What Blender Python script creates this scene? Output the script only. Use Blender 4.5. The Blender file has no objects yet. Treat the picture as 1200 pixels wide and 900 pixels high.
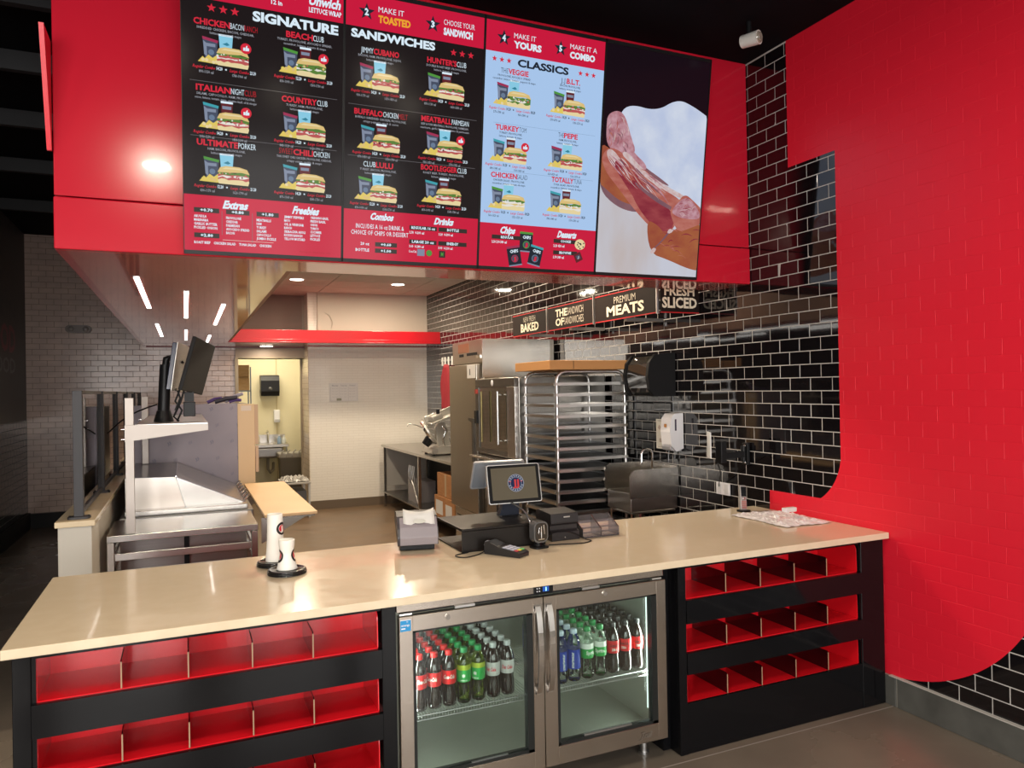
import bpy, bmesh, math, random
from mathutils import Vector, Matrix
random.seed(7)
PI = math.pi
SC = bpy.context.scene
COL = SC.collection

# ------------------------------------------------------------------ camera
F = 868.6
def nv(v):
    return Vector(v).normalized()
_X = nv((1969, 30, -F)); _Y = nv((-383, -11, -F)); _Y = nv(_Y - _X * _X.dot(_Y)); _Z = _X.cross(_Y)
R3 = Matrix((_X, _Y, _Z))
CAMP = Vector((0, 0, 1.71))
cd = bpy.data.cameras.new('camera'); cam = bpy.data.objects.new('camera', cd); COL.objects.link(cam)
cd.sensor_width = 36; cd.sensor_fit = 'HORIZONTAL'; cd.lens = F / 1200 * 36; cd.clip_start = .05
cam.matrix_world = Matrix.Translation(CAMP) @ R3.to_4x4()
SC.camera = cam
def proj(p):
    c = R3.transposed() @ (Vector(p) - CAMP)
    if c.z > -.05: return None
    return (600 + F * c.x / -c.z, 450 - F * c.y / -c.z)

# ------------------------------------------------------------------ world, exposure
W = bpy.data.worlds.new('world'); SC.world = W; W.use_nodes = True
bg = W.node_tree.nodes['Background']; bg.inputs[0].default_value = (.92, .95, 1, 1); bg.inputs[1].default_value = 1.5
vs = SC.view_settings
vs.view_transform = 'Standard'; vs.look = 'None'; vs.gamma = 1; vs.use_curve_mapping = False
vs.exposure = -0.08
SC.display_settings.display_device = 'sRGB'
try:
    SC.cycles.use_denoising = True
    SC.cycles.max_bounces = 8; SC.cycles.transparent_max_bounces = 16
    SC.cycles.sample_clamp_indirect = 6; SC.cycles.caustics_refractive = False
except Exception: pass

def area(name, loc, rot, sx, sy, power, col=(1, 1, 1), shape='RECTANGLE', spread=PI):
    l = bpy.data.lights.new(name, 'AREA'); l.shape = shape; l.size = sx; l.size_y = sy; l.energy = power; l.color = col; l.spread = spread
    o = bpy.data.objects.new(name, l); o.location = loc; o.rotation_euler = rot; COL.objects.link(o); return o
# daylight outside the shop windows in the front wall (behind the camera) and in the front of the left wall
WIN = [(-5.0, -3.6), (-3.2, -1.8), (-1.4, 0.0), (0.4, 1.8), (2.0, 3.1)]
for i, (a, b) in enumerate(WIN):
    area('window_daylight', ((a + b) / 2, -4.25, 1.75), (-PI / 2 + PI, 0, 0), b - a, 2.7, (155, 145, 120, 95, 75)[i], (1, .965, .92))

# added unseen lamps over the dining side, brightening counter, floor and red wall
DINING_FILL = [(-2.6, 1.6), (-.19, .83), (1.5, 1.2), (-2.6, -1.2), (1.0, -1.6), (2.3, -.9)]
for x, y in DINING_FILL: area('dining_fill', (x, y, 3.60), (0, 0, 0), .2, .2, 58 if x < 1 else 24, (1, .88, .70), 'DISK')
# ------------------------------------------------------------------ materials
MATS = {}
def mat(name, col, rough=.5, metal=0., spec=.5, coat=0., emit=None, es=0., alpha=1., trans=0., ior=1.45):
    if name in MATS: return MATS[name]
    m = bpy.data.materials.new(name); m.use_nodes = True
    b = m.node_tree.nodes['Principled BSDF']
    b.inputs['Base Color'].default_value = (*col, 1)
    b.inputs['Roughness'].default_value = rough; b.inputs['Metallic'].default_value = metal
    b.inputs['Specular IOR Level'].default_value = spec; b.inputs['Coat Weight'].default_value = coat
    b.inputs['Coat Roughness'].default_value = .04
    b.inputs['Transmission Weight'].default_value = trans; b.inputs['IOR'].default_value = ior
    b.inputs['Alpha'].default_value = alpha
    if emit: b.inputs['Emission Color'].default_value = (*emit, 1); b.inputs['Emission Strength'].default_value = es
    MATS[name] = m
    return m
def nodes(m): return m.node_tree.nodes, m.node_tree.links, m.node_tree.nodes['Principled BSDF']
def vary(m, c2, scale=(4, 4, 4), amount=1., detail=3, bump=0., rough=None, bscale=None):
    """mix base colour towards c2 with noise in world space, optional bump"""
    N, L, b = nodes(m)
    g = N.new('ShaderNodeNewGeometry'); mp = N.new('ShaderNodeMapping'); mp.inputs['Scale'].default_value = scale
    L.new(g.outputs['Position'], mp.inputs[0])
    n = N.new('ShaderNodeTexNoise'); n.inputs['Scale'].default_value = 1; n.inputs['Detail'].default_value = detail
    L.new(mp.outputs[0], n.inputs['Vector'])
    r = N.new('ShaderNodeMapRange'); r.inputs[1].default_value = .35; r.inputs[2].default_value = .68; r.inputs[4].default_value = amount
    L.new(n.outputs[0], r.inputs[0])
    mx = N.new('ShaderNodeMix'); mx.data_type = 'RGBA'
    L.new(r.outputs[0], mx.inputs[0]); mx.inputs[6].default_value = b.inputs['Base Color'].default_value[:]; mx.inputs[7].default_value = (*c2, 1)
    L.new(mx.outputs[2], b.inputs['Base Color'])
    if rough:
        q = N.new('ShaderNodeMapRange'); q.inputs[3].default_value = rough[0]; q.inputs[4].default_value = rough[1]
        q.inputs[1].default_value = .3; q.inputs[2].default_value = .7
        L.new(n.outputs[0], q.inputs[0]); L.new(q.outputs[0], b.inputs['Roughness'])
    if bump:
        bp = N.new('ShaderNodeBump'); bp.inputs['Strength'].default_value = bump; bp.inputs['Distance'].default_value = .01
        L.new(n.outputs[0], bp.inputs['Height']); L.new(bp.outputs[0], b.inputs['Normal'])
    return m
def steel(name, col=(.55, .53, .50), rough=.28, axis='x', wavy=.0):
    m = mat(name, col, rough, 1.)
    sc = {'x': (2, 90, 90), 'z': (90, 90, 2), 'y': (90, 2, 90)}[axis]
    vary(m, tuple(c * .96 for c in col), sc, 1, 1, wavy, None)
    return m
RED = mat('red_gloss_panel', (.52, .010, .028), .18, coat=.35)
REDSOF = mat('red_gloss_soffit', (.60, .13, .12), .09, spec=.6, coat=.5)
BLACKG = mat('black_gloss_laminate', (.005, .005, .006), .10, spec=.22, coat=.10)
BLACKP = mat('black_plastic', (.009, .009, .010), .34, spec=.22)
BLACKM = mat('black_matte', (.008, .008, .009), .7)
DGREY = mat('dark_grey_metal', (.034, .033, .037), .5, .2)
STEEL = steel('brushed_steel'); STEELZ = steel('brushed_steel_upright', axis='z', col=(.50, .47, .43), rough=.25)
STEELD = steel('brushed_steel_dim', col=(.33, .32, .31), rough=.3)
SMOOTHST = vary(mat('smooth_steel', (.50, .48, .45), .26, 1.), (.42, .40, .38), (3, 3, 3), 1, 3, .04)
ALU = mat('aluminium', (.60, .60, .60), .32, 1.)
CHROME = mat('chrome', (.8, .8, .8), .08, 1.)
WHITEP = mat('white_plastic', (.72, .72, .76), .3)
PAPER = mat('white_paper', (.62, .61, .59), .7)
CARD = vary(mat('cardboard', (.42, .20, .08), .75), (.35, .16, .06), (9, 9, 40), 1)
CARD2 = vary(mat('light_cardboard', (.42, .28, .14), .75), (.36, .23, .1), (9, 9, 40), 1)
GREYP = mat('grey_plastic', (.13, .125, .14), .35)
RUBBER = mat('black_rubber', (.015, .015, .015), .6)

def glass_mat(name, tint=(.9, .95, .93), refl=1.0, haze=0.0):
    m = bpy.data.materials.new(name); m.use_nodes = True; N = m.node_tree.nodes; L = m.node_tree.links
    N.clear(); o = N.new('ShaderNodeOutputMaterial'); t = N.new('ShaderNodeBsdfTransparent'); g = N.new('ShaderNodeBsdfGlossy')
    t.inputs[0].default_value = (*tint, 1); g.inputs['Roughness'].default_value = .02; g.inputs[0].default_value = (refl, refl, refl, 1)
    f = N.new('ShaderNodeFresnel'); f.inputs[0].default_value = 1.5; mx = N.new('ShaderNodeMixShader')
    L.new(f.outputs[0], mx.inputs[0]); L.new(t.outputs[0], mx.inputs[1]); L.new(g.outputs[0], mx.inputs[2]); L.new(mx.outputs[0], o.inputs[0])
    return m
GLASS = glass_mat('door_glass'); GGLASS = glass_mat('guard_glass', (.80, .88, .86))
ACRYL = glass_mat('clear_acrylic', (.97, .94, .95), .30)
_n, _l = ACRYL.node_tree.nodes, ACRYL.node_tree.links; _d = _n.new('ShaderNodeBsdfDiffuse'); _d.inputs[0].default_value = (.8, .74, .76, 1); _m = _n.new('ShaderNodeMixShader'); _m.inputs[0].default_value = .05
_o = [k for k in _n if k.type == 'OUTPUT_MATERIAL'][0]; _s = _o.inputs[0].links[0].from_socket; _l.new(_s, _m.inputs[1]); _l.new(_d.outputs[0], _m.inputs[2]); _l.new(_m.outputs[0], _o.inputs[0])
def emat(name, col, s):
    m = bpy.data.materials.new(name); m.use_nodes = True; N = m.node_tree.nodes; L = m.node_tree.links
    b = N['Principled BSDF']; b.inputs['Base Color'].default_value = (.004, .004, .004, 1); b.inputs['Roughness'].default_value = .15; b.inputs['Specular IOR Level'].default_value = .10
    b.inputs['Emission Color'].default_value = (*col, 1); b.inputs['Emission Strength'].default_value = s
    return m

# the big red letter shape that covers part of the right wall: world y,z plane
def jmask(m_, N, L):
    g = N.new('ShaderNodeNewGeometry'); s = N.new('ShaderNodeSeparateXYZ'); L.new(g.outputs['Position'], s.inputs[0])
    Y, Zc = s.outputs['Y'], s.outputs['Z']
    def M(op, a, b=None):
        n = N.new('ShaderNodeMath'); n.operation = op
        for i, v in enumerate((a, b)):
            if v is None: continue
            if isinstance(v, (int, float)): n.inputs[i].default_value = v
            else: L.new(v, n.inputs[i])
        return n.outputs[0]
    def AND(*a):
        r = a[0]
        for k in a[1:]: r = M('MULTIPLY', r, k)
        return r
    def circ(cy, cz, r):
        dy = M('SUBTRACT', Y, cy); dz = M('SUBTRACT', Zc, cz)
        return M('LESS_THAN', M('ADD', M('MULTIPLY', dy, dy), M('MULTIPLY', dz, dz)), r * r)
    NOT = lambda a: M('SUBTRACT', 1., a)
    bar = AND(M('GREATER_THAN', Zc, 3.03), M('LESS_THAN', Y, 3.463), M('GREATER_THAN', Y, 1.3))
    stem = AND(M('GREATER_THAN', Zc, 1.026), M('LESS_THAN', Y, 3.105), M('GREATER_THAN', Y, 1.983))
    low = AND(circ(2.86, 1.026, .877), M('LESS_THAN', Zc, 1.03), M('LESS_THAN', Y, 3.672))
    # square piece between the stem and the inner curve, minus the inner circle
    fill = AND(M('LESS_THAN', Zc, 1.305), M('LESS_THAN', Y, 3.56), M('GREATER_THAN', Y, 3.0), M('GREATER_THAN', Zc, .9))
    inner = circ(3.437, 1.311, .334)
    tipl = M('LESS_THAN', Zc, M('ADD', M('MULTIPLY', Y, .20), .2835))     # tip line from (3.55,.995) to (3.676,1.02)
    tip = AND(M('LESS_THAN', Y, 3.672), M('GREATER_THAN', Y, 3.5), tipl, M('GREATER_THAN', Zc, .8))
    fill = AND(fill, NOT(inner), M('LESS_THAN', Y, 3.437 + .334))
    fill = AND(fill, M('MAXIMUM', M('LESS_THAN', Y, 3.437), M('LESS_THAN', Zc, 1.0)))
    tip = AND(tip, NOT(inner))
    r = M('MAXIMUM', M('MAXIMUM', bar, stem), M('MAXIMUM', low, M('MAXIMUM', fill, tip)))
    return r
def two_tone(name, c_out, c_in, r_out, r_in, coat=0., var=0.):
    m = mat(name, c_out, r_out, coat=coat); N, L, b = nodes(m)
    k = jmask(m, N, L)
    mx = N.new('ShaderNodeMix'); mx.data_type = 'RGBA'; L.new(k, mx.inputs[0])
    mx.inputs[6].default_value = (*c_out, 1); mx.inputs[7].default_value = (*c_in, 1)
    if var:
        oi = N.new('ShaderNodeTexWhiteNoise'); oi.noise_dimensions = '3D'
    L.new(mx.outputs[2], b.inputs['Base Color'])
    mr = N.new('ShaderNodeMapRange'); mr.inputs[3].default_value = r_out; mr.inputs[4].default_value = r_in; L.new(k, mr.inputs[0])
    L.new(mr.outputs[0], b.inputs['Roughness'])
    mc = N.new('ShaderNodeMapRange'); mc.inputs[3].default_value = coat; mc.inputs[4].default_value = 0.; L.new(k, mc.inputs[0])
    L.new(mc.outputs[0], b.inputs['Coat Weight'])
    return m
REDW = (.72, .013, .034)
TILEB = two_tone('black_tile_with_red_film', (.006, .005, .006), REDW, .05, .36, .5)
GROUT = two_tone('white_grout_with_red_film', (.50, .485, .47), REDW, .8, .38)

# ------------------------------------------------------------------ mesh builder and objects
PW = {}
def meta(o, label=None, cat=None, group=None, kind=None):
    if label: o['label'] = label
    if cat: o['category'] = cat
    if group: o['group'] = group
    if kind: o['kind'] = kind
    return o
def thing(name, label, cat, loc=(0, 0, 0), group=None):
    o = bpy.data.objects.new(name, None); COL.objects.link(o); o.location = loc; o.empty_display_size = .05
    PW[o] = Vector(loc); return meta(o, label, cat, group)
def frame_pts(p0, p1):
    d = (Vector(p1) - Vector(p0)).normalized()
    a = Vector((0, 0, 1)) if abs(d.z) < .9 else Vector((1, 0, 0))
    u = d.cross(a).normalized(); return d, u, u.cross(d)
class MB:
    def __init__(s): s.v = []; s.f = []; s.m = []; s.sm = []
    def add(s, vs_, fs, m=0, smooth=False):
        n = len(s.v); s.v += [tuple(v) for v in vs_]
        for f in fs: s.f.append(tuple(i + n for i in f)); s.m.append(m); s.sm.append(smooth)
        return s
    def box(s, x0, x1, y0, y1, z0, z1, m=0):
        return s.add([(x0, y0, z0), (x1, y0, z0), (x1, y1, z0), (x0, y1, z0), (x0, y0, z1), (x1, y0, z1), (x1, y1, z1), (x0, y1, z1)],
                     [(0, 3, 2, 1), (4, 5, 6, 7), (0, 1, 5, 4), (1, 2, 6, 5), (2, 3, 7, 6), (3, 0, 4, 7)], m)
    def hexa(s, p, m=0):
        return s.add(p, [(0, 3, 2, 1), (4, 5, 6, 7), (0, 1, 5, 4), (1, 2, 6, 5), (2, 3, 7, 6), (3, 0, 4, 7)], m)
    def prism(s, pts, axis, a, b, m=0, smooth=False):
        """closed polygon pts (2D) extruded along axis from a to b. axis 'x': pts=(y,z); 'y': (x,z); 'z': (x,y)"""
        mk = {'x': lambda p, t: (t, p[0], p[1]), 'y': lambda p, t: (p[0], t, p[1]), 'z': lambda p, t: (p[0], p[1], t)}[axis]
        n = len(pts); V = [mk(p, a) for p in pts] + [mk(p, b) for p in pts]
        return s.add(V, [tuple(range(n - 1, -1, -1)), tuple(range(n, 2 * n))], m).add(V, [(i, (i + 1) % n, n + (i + 1) % n, n + i) for i in range(n)], m, smooth)
    def cyl(s, p0, p1, r0, r1=None, n=16, m=0, caps=True, smooth=True):
        r1 = r0 if r1 is None else r1
        d, u, w = frame_pts(p0, p1); V = []
        for p, r in ((Vector(p0), r0), (Vector(p1), r1)):
            for i in range(n):
                a = 2 * PI * i / n; V.append(p + u * math.cos(a) * r + w * math.sin(a) * r)
        s.add(V, [(i, (i + 1) % n, n + (i + 1) % n, n + i) for i in range(n)], m, smooth)
        if caps: s.add(V, [tuple(range(n - 1, -1, -1)), tuple(range(n, 2 * n))], m)
        return s
    def tube(s, pts, r, n=8, m=0, closed=False):
        P = [Vector(p) for p in pts]; k = len(P); V = []; u = None
        for i, p in enumerate(P):
            a = P[(i - 1) % k] if (i or closed) else p; b = P[(i + 1) % k] if (i < k - 1 or closed) else p
            d = (b - a).normalized()
            if u is None: _, u, w = frame_pts(a, b)
            u = (u - d * u.dot(d)).normalized(); w = d.cross(u)
            for j in range(n):
                t = 2 * PI * j / n; V.append(p + u * math.cos(t) * r + w * math.sin(t) * r)
        Fc = []
        for i in range(k if closed else k - 1):
            for j in range(n):
                a = i * n + j; b = i * n + (j + 1) % n; c = ((i + 1) % k) * n + (j + 1) % n; d_ = ((i + 1) % k) * n + j
                Fc.append((a, b, c, d_))
        s.add(V, Fc, m, True)
        if not closed: s.add(V[:n], [tuple(range(n - 1, -1, -1))], m); s.add(V[-n:], [tuple(range(n))], m)
        return s
    def lathe(s, c, prof, n=20, m=0, axis='z', smooth=True):
        c = Vector(c); V = []
        for r, h in prof:
            for i in range(n):
                a = 2 * PI * i / n; x, y = math.cos(a) * r, math.sin(a) * r
                V.append(c + (Vector((x, y, h)) if axis == 'z' else Vector((h, x, y)) if axis == 'x' else Vector((y, h, x))))
        k = len(prof)
        s.add(V, [(i * n + j, i * n + (j + 1) % n, (i + 1) * n + (j + 1) % n, (i + 1) * n + j) for i in range(k - 1) for j in range(n)], m, smooth)
        if prof[0][0] > 1e-4: s.add(V[:n], [tuple(range(n - 1, -1, -1))], m)
        if prof[-1][0] > 1e-4: s.add(V[-n:], [tuple(range(n))], m)
        return s
    def mesh(s, name, mats, off=(0, 0, 0)):
        me = bpy.data.meshes.new(name); ox, oy, oz = off
        me.from_pydata([(x - ox, y - oy, z - oz) for x, y, z in s.v], [], s.f)
        for mm in (mats if isinstance(mats, (list, tuple)) else [mats]): me.materials.append(mm)
        me.polygons.foreach_set('material_index', s.m); me.polygons.foreach_set('use_smooth', s.sm); me.update(); return me
    def build(s, name, mats, parent=None, bevel=0., seg=2, loc=None, solid=0.):
        off = PW[parent] if parent is not None else Vector(loc if loc is not None else (0, 0, 0))
        o = bpy.data.objects.new(name, s.mesh(name, mats, off)); COL.objects.link(o)
        if parent is not None: o.parent = parent; PW[o] = PW[parent]
        else: o.location = off; PW[o] = off
        if solid:
            q = o.modifiers.new('s', 'SOLIDIFY'); q.thickness = solid; q.offset = 0
        if bevel:
            b = o.modifiers.new('b', 'BEVEL'); b.width = bevel; b.segments = seg; b.limit_method = 'ANGLE'; b.angle_limit = .6; b.harden_normals = False
        return o
def rrect(w, h, r, n=5):
    P = []
    for cx, cy, a0 in ((w / 2 - r, h / 2 - r, 0), (-w / 2 + r, h / 2 - r, PI / 2), (-w / 2 + r, -h / 2 + r, PI), (w / 2 - r, -h / 2 + r, 1.5 * PI)):
        for i in range(n + 1):
            a = a0 + PI / 2 * i / n; P.append((cx + r * math.cos(a), cy + r * math.sin(a)))
    return P
def copy_tree(o, parent=None):
    c = o.copy(); COL.objects.link(c); c.parent = parent
    for ch in list(o.children): copy_tree(ch, c)
    return c
def structure(o): o['kind'] = 'structure'; return o
def wallbox(name, x0, x1, y0, y1, z0, z1, m, **k): return structure(MB().box(x0, x1, y0, y1, z0, z1).build(name, m, **k))

# flat lettering made from the built-in font, returned as triangles in a 2D plane
_TC = {}
def text_geo(s_, bold=0., res=2):
    k = (s_, bold, res)
    if k in _TC: return _TC[k]
    c = bpy.data.curves.new('t', 'FONT'); c.body = s_; c.resolution_u = res; c.offset = bold; c.size = 1; c.fill_mode = 'FRONT'
    o = bpy.data.objects.new('t', c); COL.objects.link(o)
    dg = bpy.context.evaluated_depsgraph_get(); me = bpy.data.meshes.new_from_object(o.evaluated_get(dg))
    V = [(v.co.x, v.co.y) for v in me.vertices]; Fc = [tuple(p.vertices) for p in me.polygons]
    bpy.data.objects.remove(o); bpy.data.curves.remove(c); bpy.data.meshes.remove(me)
    xs = [v[0] for v in V] or [0]; _TC[k] = (V, Fc, min(xs), max(xs)); return _TC[k]
def put_text(mb, s_, x, y, h, width=None, align='c', m=0, bold=0., fn=None, slant=0., res=2, rot=0., sx=1.):
    """h = cap height; width = fit to this width; fn maps (x,y)->3D"""
    V, Fc, a, b = text_geo(s_, bold, res)
    if not V: return 0
    k = h / .69; kx = (width / (b - a)) if width else k * sx; w = (b - a) * kx
    ox = {'l': 0, 'c': -w / 2, 'r': -w}[align]
    cr, sr = math.cos(rot), math.sin(rot); out = []
    for vx, vy in V:
        px = (vx - a) * kx + ox + slant * vy * k; py = vy * k
        out.append(fn(x + px * cr - py * sr, y + px * sr + py * cr))
    mb.add(out, Fc, m); return w

# ------------------------------------------------------------------ structure
XR = 3.40; XL = -1.88; YF = -4.2; ZC = 3.81; ZK = 3.13; ZS = 2.361; YM = 3.806
CONC = vary(mat('polished_concrete', (.145, .122, .10), .22), (.23, .19, .15), (1.3, 1.3, 1.3), .9, 9, .03, (.14, .34))
N_, L_, b_ = nodes(CONC)
KFLOOR = vary(mat('brown_kitchen_floor', (.13, .085, .05), .38), (.17, .11, .065), (2, 2, 2), 1, 6, .05, (.3, .45))
CEILB = vary(mat('black_painted_ceiling', (.003, .003, .004), .8, spec=.1), (.005, .005, .007), (2, 2, 2), 1)
fl = MB().box(-6, XR + .2, YF, 3.82, -.1, 0).box(-6, -.65, 3.82, 13.8, -.1, 0).build('floor', CONC); structure(fl)
MB().box(-.52, XR, 2.775, 2.781, 0, .0006).box(XR - 1.6, XR - 1.594, YF, 2.775, 0, .0006).build('floor_joint', mat('joint', (.25, .22, .2), .7), fl)
kf = structure(MB().box(-.65, XR + .2, 3.82, 14.5, -.1, 0.001).build('floor', KFLOOR))
ceil = structure(MB().box(-6, XR + .2, YF, 14, ZC, ZC + .1).build('ceiling', CEILB))
PANELC = vary(mat('kitchen_ceiling_tile', (.52, .51, .47), .75), (.48, .47, .43), (5, 5, 5), 1)
kc = structure(MB().box(.56, XR, 4.15, 11.75, ZK + .012, ZK + .05).build('ceiling', mat('ceiling_grid', (.36, .33, .28), .7)))
CX = [.56 + 1.21 * i for i in range(4)]; CY = [4.15 + .61 * j for j in range(14)]
for i in range(3):
    for j in range(13):
        x1 = min(CX[i + 1], XR); y1 = min(CY[j + 1], 11.74)
        if y1 - CY[j] < .1: continue
        MB().box(CX[i] + .006, x1 - .006, CY[j] + .006, y1 - .006, ZK, ZK + .02).build('ceiling_panel', PANELC, kc)

# generic tiled surface. fn(u, v, d) -> world ; d = height above the wall
def tile_geo(w, h, t, b):
    x, y = w / 2, h / 2
    V = [(-x, -y, 0), (x, -y, 0), (x, y, 0), (-x, y, 0), (-x, -y, t - b), (x, -y, t - b), (x, y, t - b), (-x, y, t - b),
         (-x + b, -y + b, t), (x - b, -y + b, t), (x - b, y - b, t), (-x + b, y - b, t)]
    Fq = [(8, 9, 10, 11)] + [(a, (a + 1) % 4, 4 + (a + 1) % 4, 4 + a) for a in range(4)] + [(4 + a, 4 + (a + 1) % 4, 8 + (a + 1) % 4, 8 + a) for a in range(4)]
    return V, Fq
def tiled(parent, base, U, Vv, Nn, u0, u1, v0, v1, uj, vj, pu, pv, g, n_obj, mt, holes=(), tilt=.004, t=.0009, b=.0005, pname='tile', joined='tile_field'):
    base = Vector(base); U = Vector(U); Vv = Vector(Vv); Nn = Vector(Nn); rot = Matrix((U, Vv, Nn)).transposed()
    L = []
    r0 = math.floor((v0 - vj) / pv) - 1; r1 = math.ceil((v1 - vj) / pv) + 1
    for r in range(r0, r1):
        a0, a1 = max(v0, vj + r * pv + g / 2), min(v1, vj + (r + 1) * pv - g / 2)
        if a1 - a0 < .008: continue
        off = uj + (pu / 2 if r % 2 else 0)
        for c in range(math.floor((u0 - off) / pu) - 1, math.ceil((u1 - off) / pu) + 1):
            c0, c1 = max(u0, off + c * pu + g / 2), min(u1, off + (c + 1) * pu - g / 2)
            if c1 - c0 < .008: continue
            cu, cv = (c0 + c1) / 2, (a0 + a1) / 2
            if any(h[0] < cu < h[1] and h[2] < cv < h[3] for h in holes): continue
            p = base + U * cu + Vv * cv; q = proj(p); s_ = 0
            if q and -15 < q[0] < 1215 and -15 < q[1] < 915: s_ = (c1 - c0) * (a1 - a0) / (p - CAMP).length ** 2 * abs((p - CAMP).normalized().dot(Nn))
            L.append((s_, p, c1 - c0, a1 - a0))
    L.sort(key=lambda k: -k[0]); cache = {}; J = MB()
    for i, (s_, p, w, h) in enumerate(L):
        rx, ry = random.gauss(0, tilt), random.gauss(0, tilt)
        if i < n_obj and s_ > 0:
            k = (round(w, 4), round(h, 4))
            if k not in cache:
                m = MB(); V, Fq = tile_geo(w, h, t, b); m.add(V, Fq); cache[k] = m.mesh(pname, mt)
            o = bpy.data.objects.new(pname, cache[k]); COL.objects.link(o); o.parent = parent
            o.matrix_local = Matrix.Translation(p - PW[parent]) @ rot.to_4x4() @ Matrix.Rotation(rx, 4, 'X') @ Matrix.Rotation(ry, 4, 'Y')
        else:
            V, Fq = tile_geo(w, h, t, b); M = Matrix.Translation(p) @ rot.to_4x4() @ Matrix.Rotation(rx, 4, 'X') @ Matrix.Rotation(ry, 4, 'Y')
            J.add([M @ Vector(v) for v in V], Fq)
    if J.v:
        o = J.build(joined, mt, parent); o['kind'] = 'stuff'

# right wall (x = 3.40): grout bed + running-bond tiles ; joints measured from the photograph
PZ = .0793; PY = .1623
wr = structure(MB().box(XR + .004, XR + .2, YF, 14, 0, 4.1).build('wall_right', GROUT))
HR = [(6.65, 7.4, 0, 2.1), (-4.2, .9, 0, 3.9)]
tiled(wr, (XR + .004, 0, 0), (0, -1, 0), (0, 0, 1), (-1, 0, 0), -11.0, -.9, .158, ZC, -4.6149, .154 - PZ * 1, PY, PZ, .0052, 300, TILEB,
      holes=[(-11, -3.93, ZK + .05, 4.1)])
BASET = vary(mat('grey_base_tile', (.060, .060, .056), .5), (.10, .10, .093), (6, 6, 6), 1, 6, .05)
br = structure(MB().box(XR - .008, XR + .004, YF, 11, 0, .152).build('baseboard_right', mat('base_grout', (.3, .29, .27), .8)))
for a, b in ((2.76, 4.2), (1.37, 2.755), (0, 1.365), (-1.4, -.005), (4.205, 5.6), (5.605, 7.), (7.005, 8.4), (8.405, 9.8)):
    MB().box(XR - .016, XR - .008, a + .003, b - .003, .001, .152).build('tile', BASET, br, bevel=.0015, seg=1)
MB().box(XR - .018, XR + .004, YF, 2.8, .1525, .157).build('edge_trim', mat('pale_trim', (.5, .48, .45), .4), br)

# back wall of the kitchen : white fine tile
def brick_mat(name, c1, c2, mortar, bw, bh, rough, axes='xz', ms=.02, bump=.3, spec=.5):
    m = mat(name, c1, rough, spec=spec); N, L, b = nodes(m)
    g = N.new('ShaderNodeNewGeometry'); s = N.new('ShaderNodeSeparateXYZ'); c = N.new('ShaderNodeCombineXYZ')
    L.new(g.outputs['Position'], s.inputs[0]); L.new(s.outputs[axes[0].upper()], c.inputs[0]); L.new(s.outputs[axes[1].upper()], c.inputs[1])
    t = N.new('ShaderNodeTexBrick'); L.new(c.outputs[0], t.inputs[0]); t.inputs['Color1'].default_value = (*c1, 1); t.inputs['Color2'].default_value = (*c2, 1)
    t.inputs['Mortar'].default_value = (*mortar, 1); t.inputs['Scale'].default_value = 1; t.inputs['Brick Width'].default_value = bw; t.inputs['Row Height'].default_value = bh
    t.inputs['Mortar Size'].default_value = ms * bh; t.inputs['Mortar Smooth'].default_value = .1
    L.new(t.outputs[0], b.inputs['Base Color'])
    bp = N.new('ShaderNodeBump'); bp.inputs['Strength'].default_value = bump; bp.inputs['Distance'].default_value = .003; bp.invert = True
    L.new(t.outputs['Fac'], bp.inputs['Height']); L.new(bp.outputs[0], b.inputs['Normal']); return m
WTILE = brick_mat('white_fine_tile', (.72, .685, .62), (.74, .705, .64), (.64, .60, .54), .156, .0385, .12, ms=.06, bump=.12)
wb = structure(MB().box(1.63, XR + .004, 10.95, 11.75, 0, ZK + .7).build('wall_back', WTILE))
JT = brick_mat('side_tile', (.60, .50, .38), (.64, .54, .42), (.42, .36, .28), .1556, .0793, .2, 'yz', .05)
MB().box(1.622, 1.631, 10.95, 11.75, 0, ZS).build('jamb_tile', JT, wb)
bb = structure(MB().box(1.60, XR - .02, 10.93, 10.952, 0, .125).build('baseboard_back', mat('brown_base', (.13, .095, .065), .5)))
UPW = vary(mat('plain_upper_wall', (.52, .48, .41), .6), (.50, .46, .39), (2, 2, 2), 1)
MB().box(1.76, XR, 10.88, 10.951, ZS + .02, ZK).build('upper_panel', UPW, wb)
MB().tube([(1.95, 10.875, 2.62), (1.97, 10.87, 2.70), (1.93, 10.87, 2.80), (1.86, 10.875, 2.84)], .004, 6).build('loose_cable', mat('beige_cable', (.4, .36, .3), .5), wb)

# back-left wall with the doorway
LW = mat('taupe_tile', (.40, .305, .27), .18); LW = vary(LW, (.47, .35, .30), (5, 1, 9), 1, 2)
LG = mat('taupe_grout', (.20, .15, .13), .8)
wl = structure(MB().box(XL - .1, .665, 11.308, 11.6, 0, ZC).box(.665, 1.63, 11.308, 11.6, 2.2, ZC).build('wall_back_left', LG))
tiled(wl, (0, 11.308, 0), (1, 0, 0), (0, 0, 1), (0, -1, 0), XL, .665, .19, ZC, .02, .19, .1663, .0733, .006, 300, LW, holes=[(-.5, .66, 2.5, 4)], tilt=.0025)
MB().box(.665, 1.63, 11.29, 11.31, 2.2, ZS).build('door_header', mat('header_board', (.30, .24, .19), .5), wl)
dr = structure(MB().box(.655, .70, 11.28, 11.62, 0, 2.2).box(1.60, 1.625, 11.55, 11.62, 0, 2.2).box(.665, 1.63, 11.28, 11.62, 2.2, 2.215).build('door_1', mat('door_trim', (.34, .28, .2), .5)))
structure(MB().box(XL, .66, 11.285, 11.31, 0, .185).build('baseboard_back_left', BLACKM))
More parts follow.
